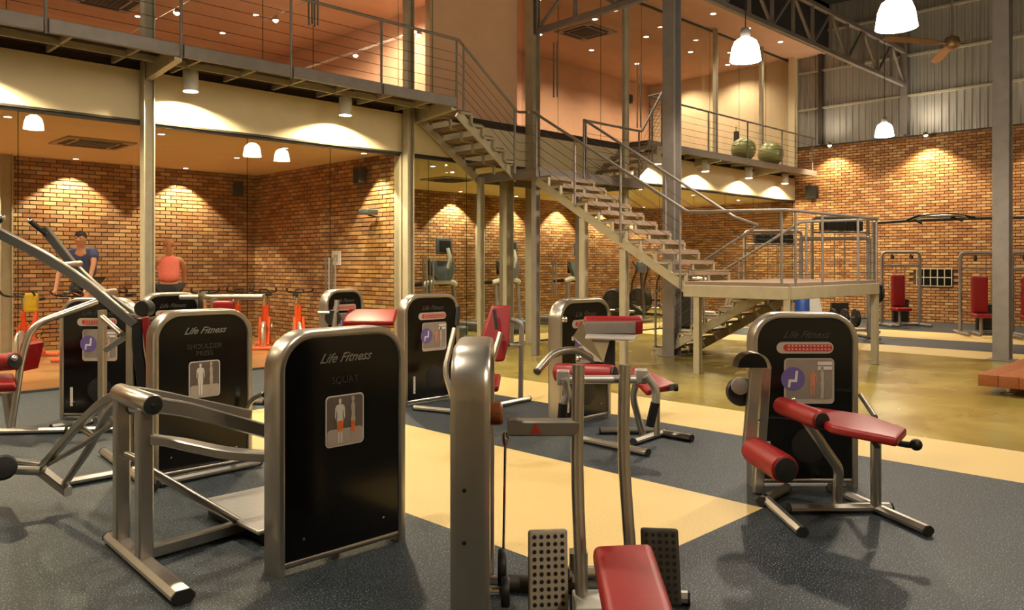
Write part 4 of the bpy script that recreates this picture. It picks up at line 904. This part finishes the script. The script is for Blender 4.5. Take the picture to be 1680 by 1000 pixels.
# ================================================================ SPIN BIKES AND CYCLISTS
def make_bike(loc, rz, label, grp=None, towel=False):
    t = thing('spin_bike', label, 'exercise bike', loc, rz, grp); L = dict(parent=t, local=True)
    def T(n, m, pts, r, b=.04, k=8, flat=None): return MB().tube(pts, r, b, k, flat).build(n, m, t, local=True)
    # local: y forward (rider faces +y)
    T('rear_foot', 'orange_frame', [(-.26, -.5, .04), (.26, -.5, .04)], .035); T('front_foot', 'orange_frame', [(-.26, .55, .04), (.26, .55, .04)], .035)
    T('main_beam', 'orange_frame', [(0, -.5, .06), (0, -.1, .34), (0, .3, .42), (0, .55, .06)], .05, .1, 10)
    T('seat_tube', 'orange_frame', [(0, -.02, .36), (0, -.2, .82)], .04); T('seat_post', 'chrome', [(0, -.19, .8), (0, -.25, 1.0)], .022)
    T('head_tube', 'orange_frame', [(0, .3, .4), (0, .36, .85)], .042); T('fork_blade', 'orange_frame', [(-.08, .3, .62), (-.08, .5, .1)], .028); T('fork_blade', 'orange_frame', [(.08, .3, .62), (.08, .5, .1)], .028)
    T('bar_post', 'chrome', [(0, .36, .83), (0, .38, 1.08)], .022)
    T('handlebar', 'black', [(-.24, .66, 1.2), (-.24, .5, 1.12), (-.15, .38, 1.1), (.15, .38, 1.1), (.24, .5, 1.12), (.24, .66, 1.2)], .018, .07)
    T('bar_loop', 'black', [(-.08, .4, 1.11), (-.07, .58, 1.16), (.07, .58, 1.16), (.08, .4, 1.11)], .015, .06)
    MB().pad((0, -.29, 1.03), (.075, 0, 0), (0, .13, 0), (0, 0, .028), .02).build('saddle', 'black', t, local=True)
    MB().lathe([(.05, -.03), (.22, -.03), (.24, -.015), (.24, .015), (.22, .03), (.05, .03)], (0, .45, .3), (1, 0, 0), 28).build('flywheel', 'silver_pad', t, local=True)
    MB().lathe([(.17, -.012), (.17, .012)], (.07, -.02, .34), (1, 0, 0), 18).build('chain_wheel', 'white_plastic', t, local=True)
    T('crank', 'chrome', [(.1, -.02, .34), (.1, .12, .24)], .014); T('crank', 'chrome', [(-.1, -.02, .34), (-.1, -.16, .44)], .014)
    for sx, y, z in ((.15, .13, .23), (-.15, -.17, .45)): MB().obox((sx, y, z), (.05, 0, 0), (0, .05, 0), (0, 0, .012)).build('pedal', 'black', t, local=True)
    if towel: MB().pad((-.16, .46, 1.0), (.1, 0, 0), (0, .07, 0), (0, 0, .16), .05).build('towel', 'yellow_cloth', t, local=True)
    return t
GB = 'orange spin bikes without riders in the glass studio'
def gl_(px, d): l = (px-CX)/F*d; return W(l, d, 0)
bikes = [(52, 13.6, 2.6, 'orange spin bike with a yellow towel over its handlebar', None, True), (135, 13.8, 2.5, 'orange spin bike ridden by the person in the blue shirt', None, False), (277, 14.4, -.3, 'orange spin bike ridden by the person in the pink top', None, False),
         (205, 15.6, 2.5, 'orange spin bike without a rider', GB, False), (335, 15.2, 2.8, 'orange spin bike without a rider', GB, False), (386, 15.8, 2.9, 'orange spin bike without a rider', GB, False), (437, 15.7, 2.6, 'orange spin bike without a rider', GB, False), (488, 15.6, 2.75, 'orange spin bike without a rider', GB, False)]
for px, d, rz, lb, gp, tw in bikes: make_bike(gl_(px, d), rz-.05, lb, gp, tw)
def skin_mesh(name, m, verts, edges, radii, parent, root=0, sub=2):
    me = bpy.data.meshes.new(name); me.from_pydata(verts, edges, []); o = bpy.data.objects.new(name, me); COL.objects.link(o); o.parent = parent
    me.materials.append(MATS[m]); sk = o.modifiers.new('skin', 'SKIN'); sk.use_smooth_shade = True
    if not me.skin_vertices: 
        bpy.context.view_layer.objects.active = o
        me.attributes  # layer is made by the modifier below
    lay = me.skin_vertices[0].data if me.skin_vertices else None
    if lay:
        for i, q in enumerate(lay):
            rr = radii[i]; q.radius = rr if isinstance(rr, tuple) else (rr, rr); q.use_root = (i == root)
    ss = o.modifiers.new('sub', 'SUBSURF'); ss.levels = sub; ss.render_levels = sub
    return o
def cyclist(loc, rz, label, shirt, hair, long_hair=False, lift=.15):
    t = thing('person', label, 'person', loc, rz)
    Vv, E, R = [], [], []
    def up_(z): return z+lift*max(0, min(1, (z-.3)/.76))
    def v(p, r, link=None):
        p = (p[0], p[1], up_(p[2]) if not (p[1] > .4) else p[2])
        Vv.append(p); R.append(r); i = len(Vv)-1
        if link is not None: E.append((link, i))
        return i
    pel = v((0, -.16, 1.14), (.13, .1)); sp1 = v((0, -.10, 1.32), (.1, .08), pel); ch = v((0, -.01, 1.52), (.12, .085), sp1); nk = v((0, .05, 1.68), .058, ch); hd = v((0, .08, 1.78), (.078, .09), nk); tp = v((0, .085, 1.9), (.07, .085), hd)
    v((0, .185, 1.79), .016, hd); 
    for sx in (-1, 1): v((sx*.088, .07, 1.8), .018, hd)
    for sx in (-1, 1):
        sh = v((sx*.19, .0, 1.58), .065, ch); el = v((sx*.27, .2, 1.38), .045, sh); wr = v((sx*.25, .42, 1.2), .03, el); pa = v((sx*.245, .49, 1.17), (.036, .02), wr)
        for k in range(4):
            a = v((sx*(.225+k*.014), .53, 1.175), .0095, pa); b = v((sx*(.225+k*.014), .55, 1.145-.004*k), .0085, a); v((sx*(.225+k*.014), .53, 1.125), .008, b)
        a = v((sx*.205, .49, 1.155), .011, pa); v((sx*.205, .51, 1.13), .009, a)
        hp = v((sx*.1, -.14, 1.06), .1, pel); z = .72 if sx > 0 else .86
        kn = v((sx*.12, .2, z), .062, hp); an = v((sx*.14, .02 if sx > 0 else -.18, .33 if sx > 0 else .53), .04, kn); v((sx*.15, .17 if sx > 0 else -.05, .255 if sx > 0 else .47), (.042, .03), an)
    skin_mesh('body', 'skin', Vv, E, R, t)
    # clothing over the body
    Vv2 = [(0, -.17, 1.12), (0, -.10, 1.32), (0, -.01, 1.52), (0, .035, 1.64)]; E2 = [(0, 1), (1, 2), (2, 3)]; R2 = [(.21, .175), (.185, .15), (.215, .165), (.12, .10)]
    if not long_hair:
        for sx in (-1, 1): Vv2 += [(sx*.19, .0, 1.575), (sx*.245, .13, 1.45)]; E2 += [(2, len(Vv2)-2), (len(Vv2)-2, len(Vv2)-1)]; R2 += [.1, .085]
    Vv2 = [(x, y, up_(z)) for x, y, z in Vv2]
    skin_mesh('shirt', shirt, Vv2, E2, R2, t)
    Vs = [(0, -.16, 1.16)]; Es = []; Rs = [(.2, .165)]
    for sx in (-1, 1): Vs += [(sx*.1, -.13, 1.06), (sx*.112, .06, .9 if sx > 0 else .97)]; Es += [(0, len(Vs)-2), (len(Vs)-2, len(Vs)-1)]; Rs += [.14, .11]
    Vs = [(x, y, up_(z)) for x, y, z in Vs]
    skin_mesh('shorts', 'dark_cloth', Vs, Es, Rs, t)
    hm = MB().ball((0, .055, 1.862+lift), .094, .106, .095, 16, 10)
    if long_hair: hm.ball((0, -.04, 1.72+lift), .05, .045, .17, 12, 8)
    hm.build('hair', hair, t, local=True)
    for sx in (-1, 1): MB().ball((sx*.03, .155, 1.825+lift), .011, n=8, m=6).build('eye', 'black', t, local=True)
cyclist(gl_(135, 13.8), 2.45, 'person in a dark blue shirt riding a spin bike by the grey steel column', 'blue_cloth', 'hair_dark', False, .26)
cyclist(gl_(277, 14.4), -.35, 'person in a pink sleeveless top riding a spin bike', 'pink_cloth', 'hair_fair', True)
# ================================================================ CARDIO ROOM
def treadmill(x, y, label, grp=None):
    t = thing('treadmill', label, 'treadmill', (x, y, 0), 0, grp)
    def T(n, m, pts, r, b=.05, flat=None): return MB().tube(pts, r, b, 10, flat).build(n, m, t, local=True)
    def PD(n, m, c, a, b, d, r): return MB().pad(c, (a, 0, 0), (0, b, 0), (0, 0, d), r).build(n, m, t, local=True)
    PD('deck', 'dark_steel', (0, .9, .095), .42, .95, .095, .03); PD('belt', 'black_rubber', (0, .95, .195), .27, .85, .008, .006); PD('motor_cover', 'screen_grey', (0, .05, .2), .42, .24, .12, .08)
    for sx in (-1, 1):
        T('upright', 'grey_steel', [(sx*.38, .18, .15), (sx*.36, .28, 1.2)], .045, .05); T('side_rail', 'black_rubber', [(sx*.36, .28, 1.22), (sx*.38, .75, 1.18)], .04)
        PD('foot_rail', 'grey_steel', (sx*.35, .95, .2), .06, .85, .012, .008)
    T('front_bar', 'white_plastic', [(-.44, .3, 1.2), (-.25, .22, 1.26), (.25, .22, 1.26), (.44, .3, 1.2)], .06, .12)
    c = MB().prism([(-.34, .2, 1.7), (.34, .2, 1.7), (.3, .16, 1.5), (.2, .14, 1.3), (-.2, .14, 1.3), (-.3, .16, 1.5)], (0, .12, .02)).build('console', 'screen_grey', t, local=True)
    PD('console_face', 'black', (0, .34, 1.54), .28, .01, .15, .005)
    T('screen_arm', 'white_plastic', [(.08, .12, 1.55), (.1, .06, 1.75), (.05, .1, 1.98)], .04, .08)
    PD('screen', 'screen_grey', (0, .16, 2.02), .21, .03, .17, .02); PD('screen_back', 'black', (0, .126, 2.02), .15, .008, .12, .006)
    return t
GT = 'treadmills in the glass cardio room'
for x, y in ((11.0, 12.9), (13.4, 13.3), (16.2, 13.5)): treadmill(x, y, 'grey treadmill with raised screen facing the glass', GT)
def elliptical(x, y, label):
    t = thing('elliptical_trainer', label, 'elliptical', (x, y, 0))
    def T(n, m, pts, r, b=.08): return MB().tube(pts, r, b, 10).build(n, m, t, local=True)
    T('rear_foot', 'dark_steel', [(-.3, 1.5, .04), (.3, 1.5, .04)], .04); T('front_foot', 'dark_steel', [(-.3, 0, .04), (.3, 0, .04)], .04); T('base_beam', 'dark_steel', [(0, 0, .08), (0, 1.5, .08)], .05)
    MB().lathe([(.1, -.1), (.38, -.1), (.42, -.06), (.42, .06), (.38, .1), (.1, .1)], (0, 1.15, .5), (1, 0, 0), 26).build('drive_cover', 'black', t, local=True)
    T('console_post', 'dark_steel', [(0, .1, .1), (0, .2, 1.45)], .05)
    MB().pad((0, .18, 1.55), (.2, 0, 0), (0, .06, 0), (0, 0, .16), .04).build('console', 'screen_grey', t, local=True)
    for sx in (-1, 1):
        T('moving_arm', 'black', [(sx*.28, .35, .35), (sx*.3, .3, 1.1), (sx*.26, .15, 1.5), (sx*.26, .3, 1.72)], .028); T('pedal_link', 'silver_pad', [(sx*.2, .3, .3), (sx*.2, 1.15, .5+.2*sx)], .03)
        MB().pad((sx*.2, .75, .42+.1*sx), (.08, 0, 0), (0, .18, 0), (0, 0, .03), .02).build('pedal', 'black', t, local=True)
    return t
elliptical(18.6, 13.2, 'black elliptical trainer behind the foot of the stair'); elliptical(20.4, 13.6, 'black elliptical trainer deeper in the cardio room next to another trainer')
def stepper(p, label):
    t = thing('stair_climber', label, 'stepper', p, .4)
    def T(n, m, pts, r, b=.08): return MB().tube(pts, r, b, 10).build(n, m, t, local=True)
    T('base', 'dark_steel', [(-.3, 0, .05), (-.3, 1.2, .05), (.3, 1.2, .05), (.3, 0, .05)], .05)
    for sx in (-1, 1): T('side_rail', 'silver_pad', [(sx*.33, .2, .08), (sx*.33, .1, .9), (sx*.33, .5, 1.25), (sx*.33, .9, 1.3)], .03); T('pedal_arm', 'silver_pad', [(sx*.15, 1.1, .5), (sx*.15, .3, .35+.1*sx)], .035); MB().pad((sx*.15, .25, .38+.1*sx), (.09, 0, 0), (0, .17, 0), (0, 0, .025), .015).build('pedal', 'black', t, local=True)
    MB().pad((0, 1.05, .55), (.2, 0, 0), (0, .2, 0), (0, 0, .45), .06).build('body', 'black', t, local=True); MB().pad((0, .95, 1.4), (.2, 0, 0), (0, .05, 0), (0, 0, .14), .03).build('console', 'screen_grey', t, local=True)
stepper((17.0, 9.6, 0), 'silver and black stepper under the stair near its foot')
# ================================================================ FAR STRENGTH AREA
def gate_machine(p, rz, label, w=1.1, h=2.0, pad=True, top=True):
    t = thing('cable_machine', label, 'gym machine', p, rz); a = w/2
    def T(n, m, pts, r, b=.08): return MB().tube(pts, r, b, 10).build(n, m, t, local=True)
    T('outer_frame', 'grey_steel', [(-a, 0, .05), (-a, 0, h), (a, 0, h), (a, 0, .05)], .04, .12); T('base_bar', 'grey_steel', [(-a, 0, .05), (a, 0, .05)], .04)
    T('base_foot', 'grey_steel', [(-a, -.6, .05), (-a, .4, .05)], .035); T('base_foot', 'grey_steel', [(a, -.6, .05), (a, .4, .05)], .035)
    T('cross_bar', 'grey_steel', [(-a, 0, h-.35), (a, 0, h-.35)], .025)
    for x in (-.12, .12): T('guide_rod', 'chrome', [(x, .03, .1), (x, .03, h-.35)], .014)
    for k in range(12): MB().obox((0, .03, .13+k*.05), (.2, 0, 0), (0, .06, 0), (0, 0, .022)).build('weight_plate', 'black', t, False, local=True)
    T('cable', 'black', [(0, 0, .75), (0, 0, h-.1)], .006)
    for x in (-.25, .25): MB().lathe([(.07, -.02), (.07, .02)], (x, -.05, h-.12), (1, 0, 0), 16).build('pulley', 'black', t, local=True)
    if not pad:
        for x in (-.42, -.21, 0, .21, .42): MB().pad((x, -.06, h-.2), (.09, 0, 0), (0, .07, 0), (0, 0, .12), .03).build('pulley_block', 'black', t, local=True)
    if pad:
        MB().pad((-.3, -.45, .95), (.17, 0, 0), (0, .06, 0), (0, 0, .42), .05).build('backrest', 'red_vinyl', t, local=True); MB().pad((-.3, -.62, .48), (.19, 0, 0), (0, .2, 0), (0, 0, .045), .03).build('seat', 'red_vinyl', t, local=True); T('seat_post', 'grey_steel', [(-.3, -.55, .05), (-.3, -.55, .45)], .035); T('seat_beam', 'grey_steel', [(-.3, -.55, .05), (-.3, 0, .05)], .035); T('seat_brace', 'grey_steel', [(-.3, -.42, .6), (-.3, 0, 1.1)], .03)
    return t
QF = -math.pi/4
def far(px, d): return gl_(px, d)
gate_machine(far(1478, 21.0), QF, 'arched cable machine with red backrest beside the barred wall window', 1.0, 1.95)
gate_machine(far(1618, 18.4), QF-.2, 'cable machine with red backrest just behind the tall brown-grey column', 1.1, 1.9)
gate_machine(far(1700, 17.6), QF-.2, 'cable machine with black pulleys beyond the tall brown-grey column', 1.0, 1.9)
gate_machine(far(1378, 19.2), QF, 'tall silver cable machine seen through the lower stair landing railing', 1.35, 2.75, False)
gate_machine(far(1268, 21.0), QF, 'pale cable machine seen behind the last stair flight railing', 1.5, 2.5, False)
t = thing('pull_up_bar', 'long high crossover bar with chrome pull-up grips spanning before the brick wall', 'pull-up bar', far(1545, 20))
tb(t, 'cross_beam', 'dark_steel', [P(1432, 366, 20.4), P(1490, 362, 20.2), P(1600, 358, 19.8), P(1690, 356, 19.5)], .04, .2)
tb(t, 'grip_bar', 'chrome', [P(1492, 359, 19.9), P(1515, 354, 19.8), P(1570, 352, 19.7), P(1588, 356, 19.7)], .05, .3)
for a, b in (((1500, 360), (1512, 366)), ((1560, 356), (1580, 362)), ((1488, 361), (1508, 353)), ((1568, 351), (1600, 357))): tb(t, 'hand_grip', 'black_rubber', [P(*a, 19.75), P(*b, 19.6)], .03)
for px, d in ((1434, 20.4), (1690, 19.5)): br(t, 'end_post', 'grey_steel', [P(px, 364 if px < 1500 else 356, d), gl_(px, d)], .05, .05, RT)
t = thing('smith_rack', 'dark weight rack with blue mat roll and white bench under the stair landing', 'weight rack', far(1370, 17.5), QF)
def TL(n, m, pts, r, b=.05): return MB().tube(pts, r, b, 10).build(n, m, t, local=True)
for x in (-.75, .75): TL('upright', 'grey_steel', [(x, 0, 0), (x, 0, 2.2)], .045); TL('base_foot', 'grey_steel', [(x, -.5, .04), (x, .5, .04)], .04)
TL('cross_bar', 'grey_steel', [(-.75, 0, 2.2), (.75, 0, 2.2)], .045); TL('barbell', 'chrome', [(-1.05, -.05, 1.0), (1.05, -.05, 1.0)], .018)
for x in (-.95, -.88, .88, .95): MB().lathe([(.05, -.025), (.2, -.025), (.21, 0), (.2, .025), (.05, .025)], (x, -.05, 1.0), (1, 0, 0), 22).build('weight_disc', 'black', t, local=True)
for x in (-.55, -.3, .0, .25, .5): MB().lathe([(.05, -.03), (.2, -.03), (.21, 0), (.2, .03), (.05, .03)], (x, .1, .45), (1, 0, 0), 20).build('weight_disc', 'black', t, local=True)
TL('disc_rail', 'grey_steel', [(-.75, .1, .45), (.75, .1, .45)], .03)
t = thing('weight_bench', 'white-topped weight bench standing under the stair landing', 'bench', far(1352, 16.3), QF)
MB().pad((0, 0, .5), (.16, 0, 0), (0, .55, 0), (0, 0, .05), .03).build('bench_pad', 'white_plastic', t, local=True)
MB().pad((0, .6, .75), (.16, 0, 0), (0, .12, .22), (0, -.04, .03), .02).build('back_pad', 'white_plastic', t, local=True)
for y in (-.45, .5): TL('leg', 'grey_steel', [(-.25, y, .03), (-.12, y, .42), (.12, y, .42), (.25, y, .03)], .03)
TL('spine', 'grey_steel', [(0, -.45, .42), (0, .5, .42)], .035)
t = thing('punch_roll', 'upright blue foam roll standing under the stair landing', 'foam roll', far(1316, 15.6))
p = far(1316, 15.6); MB().lathe([(.12, 0), (.14, .03), (.14, .97), (.12, 1.0)], p, UP, 18).build('foam', 'blue_plastic', t); MB().lathe([(.143, .2), (.143, .24)], p, UP, 18, False).build('strap', 'black', t)
